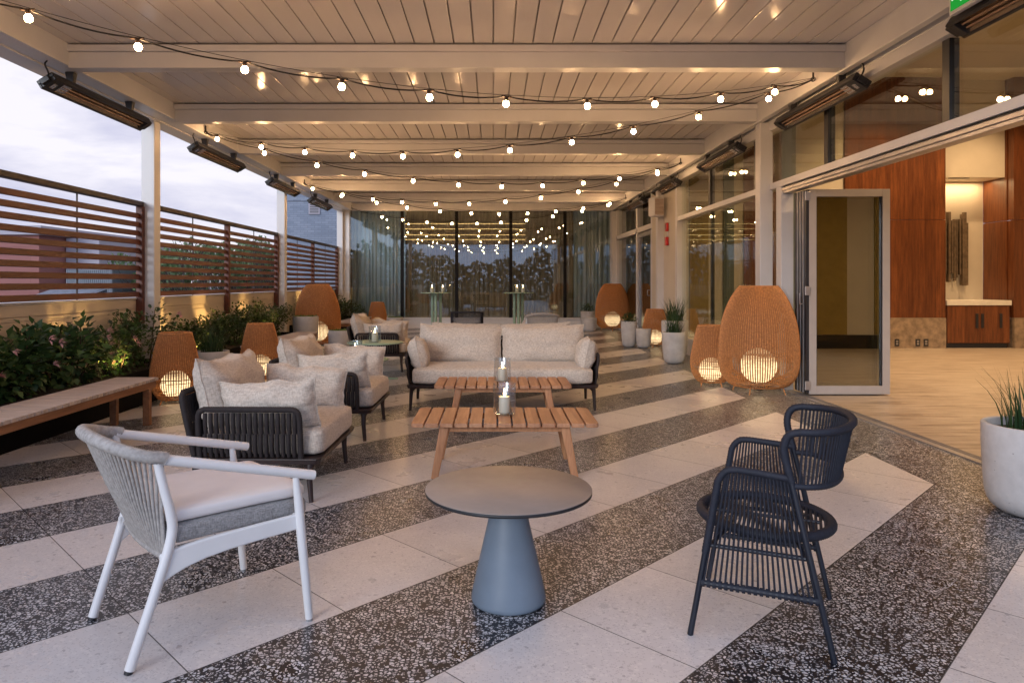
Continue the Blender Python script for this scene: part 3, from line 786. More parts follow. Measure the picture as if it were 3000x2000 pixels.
# ------------------------------------------------------------------ lounge armchairs and sofas
def rope_panel(mb, w, h, n, depth=.018):
    """flat panel in local XZ: fat ropes between rails, two interlaced rows"""
    for row in range(2):
        z0 = .012 + row * (h / 2 - .004); z1 = h / 2 + .004 + row * (h / 2 - .016)
        for k in range(n):
            x = -w / 2 + (k + .5) * w / n + (0.5 * w / n if row else 0) * .5
            mb.tube(catmull([(x, 0, z0), (x + .002, depth * .55, (z0 + z1) / 2), (x, 0, z1)], 4), w / n * .40, 6, cap=False)
def round_frame(w, h, r):
    return catmull([(-w / 2, 0, 0), (-w / 2, 0, h - 2 * r), (-w / 2 + .1 * r, 0, h - r * .5), (-w / 2 + r * .6, 0, h - r * .05), (-w / 2 + 1.6 * r, 0, h), (w / 2 - 1.6 * r, 0, h), (w / 2 - r * .6, 0, h - r * .05), (w / 2 - .1 * r, 0, h - r * .5), (w / 2, 0, h - 2 * r), (w / 2, 0, 0)], 5)
def lounge(name, label, cat, hw, nb, loc, rz, group=None):
    """low lounge seat: +x is the front, half width hw, nb back cushions"""
    t = thing(name, label, cat, loc, rz, group)
    fr = MB()
    pts = [(-.37, -hw), (.40, -hw), (.42, -hw + .03), (.42, hw - .03), (.40, hw), (-.37, hw)]
    n = len(pts); vs = [(x, y, .262) for x, y in pts] + [(x * .97, y * .985, .228) for x, y in pts]
    fr.add(vs, [tuple(range(n)), tuple(range(n, 2 * n))[::-1]] + [(i, n + i, n + (i + 1) % n, (i + 1) % n) for i in range(n)], False)
    fr.build('platform', M['bronze'], t, .005)
    for x in (-.335, .345):
        for s in (-1, 1):
            MB().tube([(x + .012 * (1 if x > 0 else -1), s * (hw - .035), .0), (x, s * (hw - .04), .14), (x, s * (hw - .045), .20), (x, s * (hw - .06), .232)], [.014, .018, .022, .034], 10).build('leg', M['bronze'], t)
    for s in (-1, 1):
        Mx = Matrix.Translation((0.0, s * (hw - .02), .262)) @ Matrix.Rotation(R(-7 * s), 4, 'X')
        if s > 0: Mx = Mx @ Matrix.Rotation(PI, 4, 'Z')
        a = MB(Mx); rope_panel(a, .56, .285, 17, -.02); wrapped(a, round_frame(.60, .295, .06), .017 if nb == 1 else .012, .014, .05)
        a.build('arm_panel', M['rope'], t)
    bw = 2 * hw - .10
    Mx = Matrix.Translation((-.345, 0, .262)) @ Matrix.Rotation(R(-13), 4, 'Y') @ Matrix.Rotation(R(90), 4, 'Z')
    b = MB(Mx); rope_panel(b, bw - .04, .375, int(bw / .033), .02); wrapped(b, round_frame(bw, .385, .07), .018, .014, .05)
    b.build('back_panel', M['rope'], t)
    MB().rbox(.365, hw - .055, .085, .05, (.055, 0, .347), 12, .018, .004, hw * 7).build('seat_cushion', M['linen'], t)
    cw = (2 * hw - .11) / nb
    for k in range(nb):
        c = -hw + .055 + cw * (k + .5)
        Mx = Matrix.Translation((-.285, c, .610)) @ Matrix.Rotation(R(-14), 4, 'Y') @ Matrix.Rotation(R(90), 4, 'Z') @ Matrix.Rotation(R(1.5 - 3 * k), 4, 'Y')
        MB(Mx).pillow(cw * 1.01, .43, .25, seed=k + int(hw * 10), wr=.016).build('back_cushion', M['linen'], t)
    for s in (-1, 1):
        if nb == 1:
            Mx = Matrix.Translation((.085, s * (hw - .115), .560)) @ Matrix.Rotation(R(-12 * s), 4, 'X') @ Matrix.Rotation(R(3 * s), 4, 'Y')
            MB(Mx).pillow(.58, .30, .19, seed=5 + s, wr=.012).build('arm_cushion', M['linen'], t)
        else:
            Mx = Matrix.Translation((.11, s * (hw - .095), .555)) @ Matrix.Rotation(R(-12 * s), 4, 'X') @ Matrix.Rotation(R(-5 * s), 4, 'Z')
            MB(Mx).pillow(.42, .33, .21, seed=8 + s, wr=.010).build('arm_cushion', M['linen'], t)
    return t
ga = 'low rope armchairs with oatmeal cushions'
A0 = lounge('armchair', 'rope sided armchair nearest the camera, behind the white chair', 'armchair', .485, 1, (-1.425, 4.60, 0), R(-1), ga)
dup(A0, (-1.40, 6.19, 0), R(-1), 'rope sided armchair in the middle of the row, next to the coffee tables')
dup(A0, (-1.69, 10.57, 0), R(2), 'rope sided armchair at the back, behind the green round table')
S1 = lounge('sofa', 'two seat sofa facing the camera behind the coffee tables', 'sofa', .97, 2, (.094, 7.46, 0), R(-90), 'low rope sofas')
s2 = dup(S1, (.10, 9.56, 0), R(90), 'two seat sofa facing away, only its cushion tops showing'); s2.scale = (1, 1, .93)

# ------------------------------------------------------------------ coffee tables
def coffee(label, loc):
    t = thing('coffee_table', label, 'coffee table', loc, 0, 'slatted teak coffee tables')
    w, d, h = 1.25, .60, .372; n = 13; p = w / n
    top = MB()
    for k in range(n):
        x0 = -w / 2 + k * p + .006; x1 = x0 + p - .012
        if k in (0, n - 1):
            s = -1 if k == 0 else 1; xo = x0 if k == 0 else x1; xi = x1 if k == 0 else x0; r = .035
            poly = [(xi, -d / 2), (xo - s * r, -d / 2), (xo - s * .010, -d / 2 + .010), (xo, -d / 2 + r), (xo, d / 2 - r), (xo - s * .010, d / 2 - .010), (xo - s * r, d / 2), (xi, d / 2)]
            if s < 0: poly = poly[::-1]
            m = len(poly); top.add([(x, y, h) for x, y in poly] + [(x, y, h - .028) for x, y in poly], [tuple(range(m)), tuple(range(m, 2 * m))[::-1]] + [(i, m + i, m + (i + 1) % m, (i + 1) % m) for i in range(m)], False)
        else: top.box(x0, x1, -d / 2, d / 2, h - .028, h)
    top.build('slatted_top', M['teak'], t, .004)
    MB().box(-.41, .41, -.24, -.215, .305, .343).box(-.41, .41, .215, .24, .305, .343).box(-.41, -.385, -.214, .214, .305, .343).box(.385, .41, -.214, .214, .305, .343).build('frame', M['teakleg'], t, .003)
    for sx in (-1, 1):
        for sy in (-1, 1):
            MB().bar((sx * .40, sy * .235, .345), (sx * .465, sy * .265, 0), .062, .048, (0, 1, 0), .046, .040).build('leg', M['teakleg'], t, .005)
    return t
CT = coffee('slatted teak coffee table nearer the camera, with a hurricane candle', (.076, 4.90, 0))
dup(CT, (.0875, 6.57, 0), 0, 'slatted teak coffee table directly in front of the sofa')

# ------------------------------------------------------------------ hurricane candles
def candle(label, loc, s=1.0):
    t = thing('hurricane_candle', label, 'candle', loc, 0, 'pillar candles in clear hurricane glasses')
    MB().lathe([(.0005, .004), (.060, .004), (.076, .008), (.079, .016), (.079, .212), (.0805, .215), (.0785, .216), (.0765, .210), (.0765, .016), (.06, .010), (.0005, .010)], 32).build('hurricane_glass', M['clear'], t)
    c = MB().lathe([(.0005, .011), (.039, .011), (.040, .014), (.040, .118), (.037, .124), (.030, .1215), (.0005, .118)], 24).build('candle', M['wax'], t)
    MB().tube([(0, 0, .117), (.001, 0, .130)], .0016, 5).build('wick', M['black'], c)
    MB().lathe([(.0005, .124), (.0065, .133), (.0078, .142), (.0050, .158), (.0018, .174), (.0004, .182)], 10).build('flame', M['flame'], c)
    if s != 1: t.scale = (s,) * 3
    return t
C0 = candle('lit pillar candle in tall glass on the nearer coffee table', (.079, 4.93, .373))
dup(C0, (.085, 6.56, .373), .4, 'lit pillar candle in tall glass on the coffee table before the sofa')

# ------------------------------------------------------------------ green tables
def green_low(label, loc, r, h):
    t = thing('round_side_table', label, 'side table', loc, 0, 'sage green round side tables')
    MB().lathe([(.0005, h - .016), (r - .006, h - .016), (r, h - .010), (r, h - .003), (r - .003, h), (.0005, h)], 48).build('tabletop', M['green'], t)
    MB().tube([(0, 0, .03), (0, 0, h - .016)], .020, 12).build('column', M['green'], t)
    for k in range(4):
        a = k * PI / 2 + .35
        MB().bar((0, 0, .035), (.30 * math.cos(a), .30 * math.sin(a), .010), .04, .03, (0, 0, 1), .035, .016).build('foot', M['green'], t, .003)
    return t
GL = green_low('sage green round table with candle beside the far armchair', (-1.56, 9.28, 0), .37, .508)
green_low('lower sage green round table hidden behind the middle armchair', (-1.54, 8.22, 0), .31, .40)
dup(C0, (-1.555, 9.20, .509), .9, 'lit pillar candle on the higher sage green side table')
dup(C0, (-1.62, 8.22, .401), 1.4, 'lit candle in glass peeking over the middle armchair cushion')
def bar_table(label, loc):
    t = thing('bar_table', label, 'bar table', loc, 0, 'tall sage green bar tables')
    MB().lathe([(.0005, 1.032), (.355, 1.032), (.36, 1.036), (.36, 1.047), (.356, 1.05), (.0005, 1.05)], 48).build('tabletop', M['green'], t)
    for k in range(3):
        a = k * 2 * PI / 3 + .5
        MB().tube([(.11 * math.cos(a), .11 * math.sin(a), .02), (.11 * math.cos(a), .11 * math.sin(a), 1.032)], .034, 14).build('column', M['green'], t)
    MB().lathe([(.0005, 0), (.24, 0), (.245, .006), (.24, .018), (.0005, .02)], 40).build('base_plate', M['green'], t)
    return t
bar_table('tall sage green table left of the two before the glass wall', (-1.36, 16.7, 0))
bar_table('tall sage green table right of the two before the glass wall', (.60, 16.7, 0))
for x, y, l in ((-1.45, 16.55, 'left candle on the left tall green table'), (-1.21, 16.8, 'right candle on the left tall green table'), (.57, 16.85, 'left candle on the right tall green table'), (.70, 16.55, 'right candle on the right tall green table')):
    dup(C0, (x, y, 1.051), .3, l)

# ------------------------------------------------------------------ round pedestal table
t = thing('pedestal_table', 'round grey table on a blue conical pedestal in the foreground', 'table', (.0624, 2.872, 0))
MB().lathe([(.0005, .4568), (.3395, .4568), (.3400, .4590), (.3385, .4605), (.0005, .461)], 96).build('tabletop', M['tabletop'], t)
MB().lathe([(.0005, .4435), (.336, .4435), (.3395, .4455), (.3398, .4565), (.0005, .4565)], 96).build('top_edge', M['blackedge'], t)
MB().lathe([(.0005, 0), (.138, 0), (.1485, .004), (.1525, .013), (.1515, .024), (.139, .085), (.108, .22), (.082, .333), (.060, .4435)], 96).build('pedestal', M['bluebase'], t)

# ------------------------------------------------------------------ dark rope chair
def rope_chair(label, loc, rz):
    t = thing('rope_chair', label, 'chair', loc, rz, 'dark cord armchairs')
    for s in (-1, 1):
        y = .268 * s
        fl_ = catmull([(.24, y, 0), (.205, y, .20), (.150, y, .53), (.138, y, .585), (.110, y * .995, .618), (.07, y * .99, .624)], 6)
        MB().tube(fl_[:13], .0108, 10).build('front_leg', M['navyleg'], t)
        u = MB(); wrapped(u, fl_[8:] + [Vector((0, y * .985, .620)), Vector((-.105, y, .612))], .0128, .012, .07); u.build('armrest', M['navy'], t)
        rl = [(-.24, y, 0), (-.105, y, .60)]
        MB().tube([(-.24, y, 0), (-.205, y, .16), (-.105, y, .60)], .0108, 10).build('rear_leg', M['navyleg'], t)
        MB().tube([(.202, y, .20), (-.195, y, .20)], .0105, 8).tube([(.178, y * .94, .335), (-.165, y * .94, .335)], .009, 8).build('side_bar', M['navyleg'], t)
        c = MB(); n = 21
        for k in range(n):
            a = k / (n - 1)
            p = Vector((.125 - .225 * a, y * .985, .618)); q = Vector((.192 - .375 * a, y, .20))
            c.tube([p, p.lerp(q, .5) + Vector((0, -.004 * s, 0)), q], .0042, 5, cap=False)
        for k in range(20):
            a = .02 + .96 * k / 19; x = .202 - .397 * a
            c.tube([(x - .006, y, .20), (x + .006, y, .20)], .0155, 8)
        c.build('side_cords', M['navy'], t)
    top = []; low = []
    for k in range(25):
        th = PI * k / 24
        top.append(Vector((-.130 - .182 * math.sin(th) ** .8, .276 * math.cos(th), .778 + .010 * math.sin(th))))
        low.append(Vector((-.115 - .155 * math.sin(th) ** .8, .266 * math.cos(th), .588)))
    u = MB()
    r0 = [Vector((-.105, .268, .60)), Vector((-.082, .271, .69)), Vector((-.082, .274, .735)), Vector((-.098, .276, .766))]
    r1 = [Vector((p.x, -p.y, p.z)) for p in r0][::-1]
    wrapped(u, catmull(r0 + top + r1, 4), .0138, .012, .07)
    u.build('back_rail', M['navy'], t)
    u = MB(); wrapped(u, catmull(low, 3), .0108, .012, .07); u.build('lower_back_rail', M['navy'], t)
    c = MB(); n = 50
    tp = resample(top, .0001 + sum((a - b).length for a, b in zip(top, top[1:])) / n); lw = resample(low, .0001 + sum((a - b).length for a, b in zip(low, low[1:])) / n)
    for a, b in zip(tp[1:-1], lw[1:-1]): c.tube([a, b], .0045, 5, cap=False)
    c.build('back_cords', M['navy'], t)
    rg = [Vector((-.004 + .238 * math.cos(2 * PI * k / 40), .238 * math.sin(2 * PI * k / 40), .395 + .008 * math.cos(2 * PI * k / 40))) for k in range(40)]
    u = MB(); q = resample(rg + [rg[0]], .006)[:-1]
    u.tube(q, [.0185 * (1 + (.05 if i % 2 else -.04)) for i in range(len(q))], 10, closed=True); u.build('seat_ring', M['navy'], t)
    c = MB(); 
    for k in range(27):
        x = -.215 + .43 * k / 26; w = .236 * math.sqrt(max(0, 1 - (x / .238) ** 2))
        c.tube([(x - .004, -w, .395 + .008 * x / .24), (x - .004, 0, .389), (x - .004, w, .395 + .008 * x / .24)], .0056, 5, cap=False)
    c.build('seat_cords', M['navy'], t)
    MB().tube([(.17, -.25, .335), (.10, -.1, .385), (.10, .1, .385), (.17, .25, .335)], .008, 8).tube([(-.15, -.25, .335), (-.10, -.1, .385), (-.10, .1, .385), (-.15, .25, .335)], .008, 8).tube([(.19, 0, .39), (-.2, 0, .39)], .007, 8).build('seat_support', M['navyleg'], t)
    return t
RC = rope_chair('dark navy cord armchair in the right foreground', (1.055, 2.737, 0), math.atan2(.405, -.914))
dup(RC, (-.455, 12.2, 0), R(90), 'dark cord chair back peeking over the sofa')

# ------------------------------------------------------------------ white chair
def white_chair(label, loc, rz):
    t = thing('white_armchair', label, 'chair', loc, rz, 'white framed armchairs with cord backs')
    for s in (-1, 1):
        p = catmull([(-.318, s * .25, .012), (-.225, s * .262, .30), (-.190, s * .266, .43), (-.192, s * .268, .50), (-.215, s * .268, .60), (-.238, s * .266, .70)], 6)
        rl = MB().tube(p, [.0172 if i < 18 else .0172 - .003 * (i - 18) / 12 for i in range(len(p))], 14).build('rear_leg', M['whitemetal'], t)
        MB().tube([(-.322, s * .2495, 0), (-.318, s * .25, .013)], .0145, 10).build('foot_cap', M['black'], rl)
        fl_ = MB().tube([(.300, s * .312, .010), (.268, s * .310, .34), (.258, s * .309, .46), (.246, s * .308, .565)], [.0150, .0180, .0172, .0120], 14).build('front_leg', M['whitemetal'], t)
        MB().tube([(.301, s * .312, 0), (.300, s * .312, .011)], .0135, 10).build('foot_cap', M['greyfab'], fl_)
        MB().tube(catmull([(-.235, s * .268, .702), (-.05, s * .284, .6532), (.15, s * .301, .6004), (.318, s * .316, .556)], 6), .0185, 14).build('armrest', M['whitemetal'], t)
        r = MB(); q = [(-.226, .372, .272), (-.19, .382, .292), (-.14, .391, .312), (-.08, .398, .328), (0, .404, .340), (.12, .411, .350), (.262, .418, .360)]
        vs = []
        for u_, zt, zb in q:
            y_ = s * (.258 + (u_ + .226) / .488 * .044)
            vs += [(u_, y_ - .010, zt), (u_, y_ + .010, zt), (u_, y_ + .010, zb), (u_, y_ - .010, zb)]
        nq = len(q); r.add(vs, [(4 * i + a, 4 * i + (a + 1) % 4, 4 * i + 4 + (a + 1) % 4, 4 * i + 4 + a) for i in range(nq - 1) for a in range(4)] + [(3, 2, 1, 0), (4 * nq - 4, 4 * nq - 3, 4 * nq - 2, 4 * nq - 1)], False)
        r.build('side_rail', M['whitemetal'], t, .006)
    MB().bar((.262, -.292, .388), (.262, .292, .388), .022, .05).build('front_rail', M['whitemetal'], t, .006)
    rb = [Vector((-.200 - .018 * math.cos(PI * v / .5), v, .352)) for v in [-.235 + .47 * k / 12 for k in range(13)]]
    MB().tube(rb, .012, 8).build('rear_rail', M['greycord'], t)
    top = []
    for k in range(25):
        th = PI * k / 24
        top.append(Vector((-.222 - .172 * math.sin(th) ** .85, .272 * math.cos(th), .705 + .060 * math.sin(th) ** 1.2)))
    ext0 = [Vector((-.212, .272, .700))]; ext1 = [Vector((-.212, -.272, .700))]
    u = MB(); wrapped(u, catmull(ext0 + top + ext1, 4), .0215, .010, .07, 12); u.build('top_rail', M['greycord'], t)
    c = MB(); n = 37
    tp = resample(top, sum((a - b).length for a, b in zip(top, top[1:])) / n)
    m = len(tp)
    for i, a in enumerate(tp):
        v = .235 - .47 * i / (m - 1); b = Vector((-.200 - .018 * math.cos(PI * v / .5), v, .352))
        c.tube([a, a.lerp(b, .5) + Vector((-.006, 0, 0)), b], .0058, 6, cap=False)
    c.build('back_cords', M['greycord'], t)
    MB().rbox(.262, .270, .037, .025, (.055, 0, .430), 12, .004, .003, 3).build('seat_base', M['greyfab'], t)
    MB().rbox(.258, .262, .025, .022, (.055, 0, .490), 14, .008, .003, 4).build('seat_cushion', M['whitefab'], t)
    return t
WC = white_chair('white armchair with grey cord back in the left foreground', (-1.14, 2.728, 0), math.atan2(.669, .743))
dup(WC, (.84, 12.2, 0), R(90), 'white cord chair back peeking over the sofa')

# ------------------------------------------------------------------ glass wing at the far end
gw = thing('glass_wing', 'glass walled wing closing the far end of the terrace', 'building')
YW = 19.99
MB().box(-4.25, 3.50, YW - .12, YW + .2, 0, .12).box(-4.25, 3.50, YW - .112, YW + .2, .12, .128).box(-4.25, 3.50, YW - .12, YW + .2, .128, .235).box(-4.25, 3.50, YW - .15, YW + .2, .24, .287).build('curb', M['white'], gw, .003)
mx = [-4.08, -2.60, -1.045, .50, 2.045, 3.34]
for i in range(5):
    MB().add([(mx[i], YW, .287), (mx[i + 1], YW, .287), (mx[i + 1], YW, 3.34), (mx[i], YW, 3.34)], [(0, 1, 2, 3)], False).build('window_pane', M['farwin'], gw)
    MB().add([(mx[i], YW + .045, .287), (mx[i + 1], YW + .045, .287), (mx[i + 1], YW + .045, 3.34), (mx[i], YW + .045, 3.34)], [(0, 1, 2, 3)], False).build('inner_pane', M['farwin'], gw)
for x in mx[1:-1]:
    MB().box(x - .045, x + .045, YW - .03, YW + .05, .287, 3.34).build('mullion', M['matte'], gw, .003)
MB().box(-4.25, -4.09, YW - .06, YW + .1, .287, 3.34).build('jamb', M['white'], gw, .004)
MB().box(3.34, 3.50, YW - .06, YW + .1, .287, 3.34).build('jamb', M['white'], gw, .004)
MB().box(-4.3, 3.55, YW - .05, YW + 6.5, 3.60, 3.8).build('roof', M['white'], gw)
MB().box(-4.3, 3.55, YW + .2, YW + 6.5, .25, .28).build('wing_floor', M['bench'], gw)
MB().box(-4.3, 3.55, YW + 6.4, YW + 6.5, .28, 3.6).box(-4.3, -4.2, YW + .1, YW + 6.4, .28, 3.6).box(3.45, 3.55, YW + .1, YW + 6.4, .28, 3.6).build('inner_wall', M['darkwood'], gw)
sh = MB()
for z in (3.30, 3.12, 2.92, 2.76): sh.box(-3.3, 1.15, YW + 4.0, YW + 4.3, z, z + .03)
o = sh.build('slatted_soffit', M['darkwood'], gw)
led = MB()
for z in (3.285, 3.105, 2.905, 2.745): led.box(-3.25, 1.10, YW + 3.985, YW + 3.998, z, z + .009)
led.build('light_strip', M['led'], gw)
MB().box(-3.3, 1.15, YW + 4.3, YW + 4.4, 2.70, 3.6).build('lit_panel', M['panel'], gw)
def curtain(label, x0, x1, mat, amp, per, seed):
    random.seed(seed); m = MB(); n = int((x1 - x0) / per * 10); vs = []; ph = [random.uniform(.7, 1.3) for _ in range(n + 1)]
    for i in range(n + 1):
        x = x0 + (x1 - x0) * i / n; y = YW + .38 + amp * math.sin(2 * PI * i / 10 + 1.2 * math.sin(i * .13)) * ph[i // 10]
        vs += [(x, y, .29), (x, y, 3.58)]
    m.add(vs, [(2 * i, 2 * i + 2, 2 * i + 3, 2 * i + 1) for i in range(n)], True)
    o = m.build('curtain', mat); tag(o, label, 'curtain', 'curtains behind the glass wall')
curtain('blue grey pleated curtain behind the leftmost glass pane', -4.1, -2.55, M['curt'], .035, .12, 1)
curtain('thin brown sheer curtain across the middle glass panes', -2.52, 2.30, M['sheer'], .03, .15, 2)
curtain('blue grey pleated curtain behind the rightmost glass pane', 2.33, 3.4, M['curt'], .035, .12, 3)

# ------------------------------------------------------------------ building on the right
bd = thing('hotel_building', 'building with tall glazed front and lit room on the right', 'building')
X = 3.47
YN = -2.0
MB().box(X, X + .15, YN, 13.25, 2.452, 2.53).build('header', M['white'], bd, .004)
MB().box(X + .03, X + .12, YN, 8.45, 2.43, 2.452).build('header_gap', M['black'], bd)
MB().box(X + .005, X + .15, YN, 8.45, 2.395, 2.43).box(X + .02, X + .13, YN, 8.45, 2.365, 2.395).build('top_track', M['steel'], bd, .003)
MB().box(X, X + .15, YN, 13.25, 3.19, 3.32).build('fascia', M['white'], bd, .004)
MB().box(X + .08, X + .3, YN, 20.0, 3.67, 5.75).build('upper_wall', M['white'], bd)
MB().box(X + .06, X + .15, YN, 19.9, 3.32, 3.67).build('upper_fascia', M['white'], bd)
ym = [YN, -.4, 1.5, 3.5, 5.47, 7.44, 9.45, 11.46, 13.2]
for a, b in zip(ym, ym[1:]):
    MB().add([(X + .08, a, 2.53), (X + .08, b, 2.53), (X + .08, b, 3.19), (X + .08, a, 3.19)], [(0, 1, 2, 3)], False).build('transom_pane', M['window'], bd)
    MB().add([(X + .115, a, 2.53), (X + .115, b, 2.53), (X + .115, b, 3.19), (X + .115, a, 3.19)], [(0, 1, 2, 3)], False).build('inner_pane', M['window'], bd)
for y in ym[1:-1]:
    MB().box(X + .06, X + .14, y - .045, y + .045, 2.53, 3.19).build('mullion', M['black'], bd, .003)
# jamb beside the stack and the lower windows
MB().box(X, X + .15, 8.45, 8.60, .0, 2.452).build('jamb', M['white'], bd, .004)
MB().box(X, X + .15, 8.60, 13.25, 0, .10).box(X + .008, X + .15, 8.6, 13.25, .10, .11).box(X, X + .15, 8.60, 13.25, .11, .24).box(X - .02, X + .15, 8.60, 13.25, .245, .30).build('sill', M['white'], bd, .003)
for a, b in ((8.6, 9.45), (9.45, 11.46), (11.46, 13.2)):
    MB().add([(X + .08, a, .30), (X + .08, b, .30), (X + .08, b, 2.452), (X + .08, a, 2.452)], [(0, 1, 2, 3)], False).build('window_pane', M['window'], bd)
    MB().add([(X + .115, a, .30), (X + .115, b, .30), (X + .115, b, 2.452), (X + .115, a, 2.452)], [(0, 1, 2, 3)], False).build('inner_pane', M['window'], bd)
for y in (9.45, 11.46):
    MB().box(X + .09, X + .14, y - .03, y + .03, .30, 2.452).build('mullion', M['black'], bd, .003)
MB().box(X - .01, X + .15, 13.20, 13.34, 0, 3.32).build('window_frame', M['white'], bd, .004)
MB().box(X + .01, X + .25, 13.34, 15.35, 0, 3.32).build('wall', M['cream'], bd, .004)
MB().box(X, X + .012, 14.62, 14.66, .3, 3.0).build('conduit', M['white'], bd)
MB().box(X + .01, X + .15, 15.35, 19.9, 2.48, 2.60).box(X + .01, X + .15, 15.35, 15.5, 0, 2.48).box(X + .01, X + .15, 16.95, 17.10, 0, 3.32).box(X + .01, X + .15, 15.35, 15.5, 2.60, 3.32).box(X + .01, X + .15, 19.75, 19.9, 0, 3.32).box(X + .01, X + .15, 17.1, 19.75, 0, .30).build('door_frame', M['white'], bd, .004)
d = MB().box(X + .03, X + .09, 15.52, 15.62, .02, 2.46).box(X + .03, X + .09, 16.83, 16.93, .02, 2.46).box(X + .03, X + .09, 15.62, 16.83, .02, .16).box(X + .03, X + .09, 15.62, 16.83, 2.36, 2.46).build('door', M['steel'], bd, .003)
MB().add([(X + .06, 15.62, .16), (X + .06, 16.83, .16), (X + .06, 16.83, 2.36), (X + .06, 15.62, 2.36)], [(0, 1, 2, 3)], False).build('door_pane', M['window'], d)
MB().tube([(X + .03, 15.68, 1.0), (X - .02, 15.68, 1.0), (X - .02, 15.68, 1.12), (X + .03, 15.68, 1.12)], .012, 8).build('door_handle', M['steel'], d)
for a, b, z0, z1 in ((15.5, 16.95, 2.60, 3.32), (17.10, 19.75, .30, 2.48), (17.10, 19.75, 2.60, 3.32)):
    MB().add([(X + .08, a, z0), (X + .08, b, z0), (X + .08, b, z1), (X + .08, a, z1)], [(0, 1, 2, 3)], False).build('window_pane', M['window'], bd)
# the room
ZC = 5.32
MB().box(X + .15, 13.2, YN - .2, 20.0, ZC, ZC + .25).build('room_ceiling', M['cream'], bd)
MB().box(3.62, 6.90, 13.80, 13.95, .14, ZC).build('room_wall', M['cream'], bd)
MB().box(5.6, 6.90, 13.785, 13.80, .004, .14).box(3.62, 5.6, 13.785, 13.8, .004, .14).build('skirting', M['black'], bd)
for x0, x1, k in ((3.70, 3.85, 'black'), (3.85, 4.22, 'olive'), (4.52, 4.72, 'teal'), (4.92, 5.65, 'panel'), (5.66, 5.93, 'teal')):
    MB().box(x0, x1, 13.74, 13.785, .004, ZC - .02).build('wall_strip', M[k], bd)
MB().box(4.9, 5.0, 14.95, 20.0, 0, ZC).box(3.62, 5.0, 14.76, 14.9, 0, ZC).box(3.62, 5.0, 19.9, 20.0, 0, ZC).build('inner_wall', M['darkwood'], bd)
MB().box(3.62, 4.9, 14.9, 19.9, -.3, .002).build('corridor_floor', M['bench'], bd)
MB().box(13.0, 13.2, YN - .2, 15, 0, ZC).build('room_wall', M['cream'], bd)
MB().box(5.4, 13.0, 2.2, 2.4, 0, ZC).box(3.62, 5.4, YN - .2, YN - .05, 0, ZC).build('room_wall', M['cream'], bd)
MB().box(6.3, 13.0, 2.401, 2.415, .004, .27).build('skirting', M['black'], bd)
MB().box(5.4, 6.88, 2.401, 2.43, .28, ZC).box(7.42, 7.75, 2.401, 2.43, .28, ZC).build('wall_strip', M['olive'], bd)
wp = MB()
wp.box(6.90, 8.88, 13.76, 13.92, .60, 2.515).box(6.90, 8.88, 13.76, 13.92, 2.522, ZC)
wp.box(10.22, 12.95, 13.76, 13.92, .60, 2.515).box(10.22, 12.95, 13.76, 13.92, 2.522, ZC)
wp.box(10.20, 10.26, 13.93, 14.6, .0, 2.515).box(10.20, 10.26, 13.93, 14.6, 2.522, ZC).box(8.84, 8.90, 13.93, 14.6, 0, ZC)
wp.build('wood_panelling', M['panel'], bd, .002)
MB().box(6.90, 7.74, 13.74, 13.92, .004, .596).box(7.743, 8.88, 13.74, 13.92, .004, .596).box(10.22, 12.95, 13.74, 13.92, .004, .596).build('stone_plinth', M['stone'], bd, .002)
MB().box(8.9, 10.2, 14.6, 14.75, 0, ZC).box(8.9, 10.2, 13.98, 14.6, 3.385, ZC).build('niche_wall', M['cream'], bd)
MB().box(9.15, 9.55, 14.05, 14.10, 3.372, 3.384).build('air_slot', M['black'], bd)
# folding doors stacked open
fd = thing('folding_door', 'glazed folding door standing open at the room edge', 'door', (3.585, 8.0, 0))
def leaf(y, x0=.02, x1=.945, mat='whitemetal'):
    t_ = .055
    l = MB().box(x0, x0 + .085, y, y + t_, .02, 2.36).box(x1 - .085, x1, y, y + t_, .02, 2.36).box(x0 + .085, x1 - .085, y, y + t_, .02, .115).box(x0 + .085, x1 - .085, y, y + t_, 2.275, 2.36).build('leaf', M['champ'], fd, .003)
    MB().add([(x0 + .085, y + .03, .115), (x1 - .085, y + .03, .115), (x1 - .085, y + .03, 2.275), (x0 + .085, y + .03, 2.275)], [(0, 1, 2, 3)], False).build('pane', M['doorglass'], l)
    MB().box(x0 + .0851, x0 + .093, y + .01, y + .045, .115, 2.275).box(x1 - .10, x1 - .0851, y + .01, y + .045, .115, 2.275).build('seal', M['black'], l)
    return l
l0 = leaf(0)
MB().box(-.015, .018, .0, .30, .03, 2.35).build('edge_seal', M['black'], fd)
for k, y in enumerate((.075, .15, .225)):
    leaf(y, .02, .93)
    MB().box(-.022, -.0155, y - .012, y + .002, .03, 2.35).build('hinge_strip', M['steel'], fd)
for z in (2.28, 1.2, .12):
    MB().box(-.03, .035, -.012, -.001, z - .05, z + .05).build('hinge', M['steel'], fd, .003)
MB().tube([(-.022, .06, 1.05), (-.06, .06, 1.05), (-.06, .06, 1.17)], .010, 8).build('handle', M['steel'], fd)

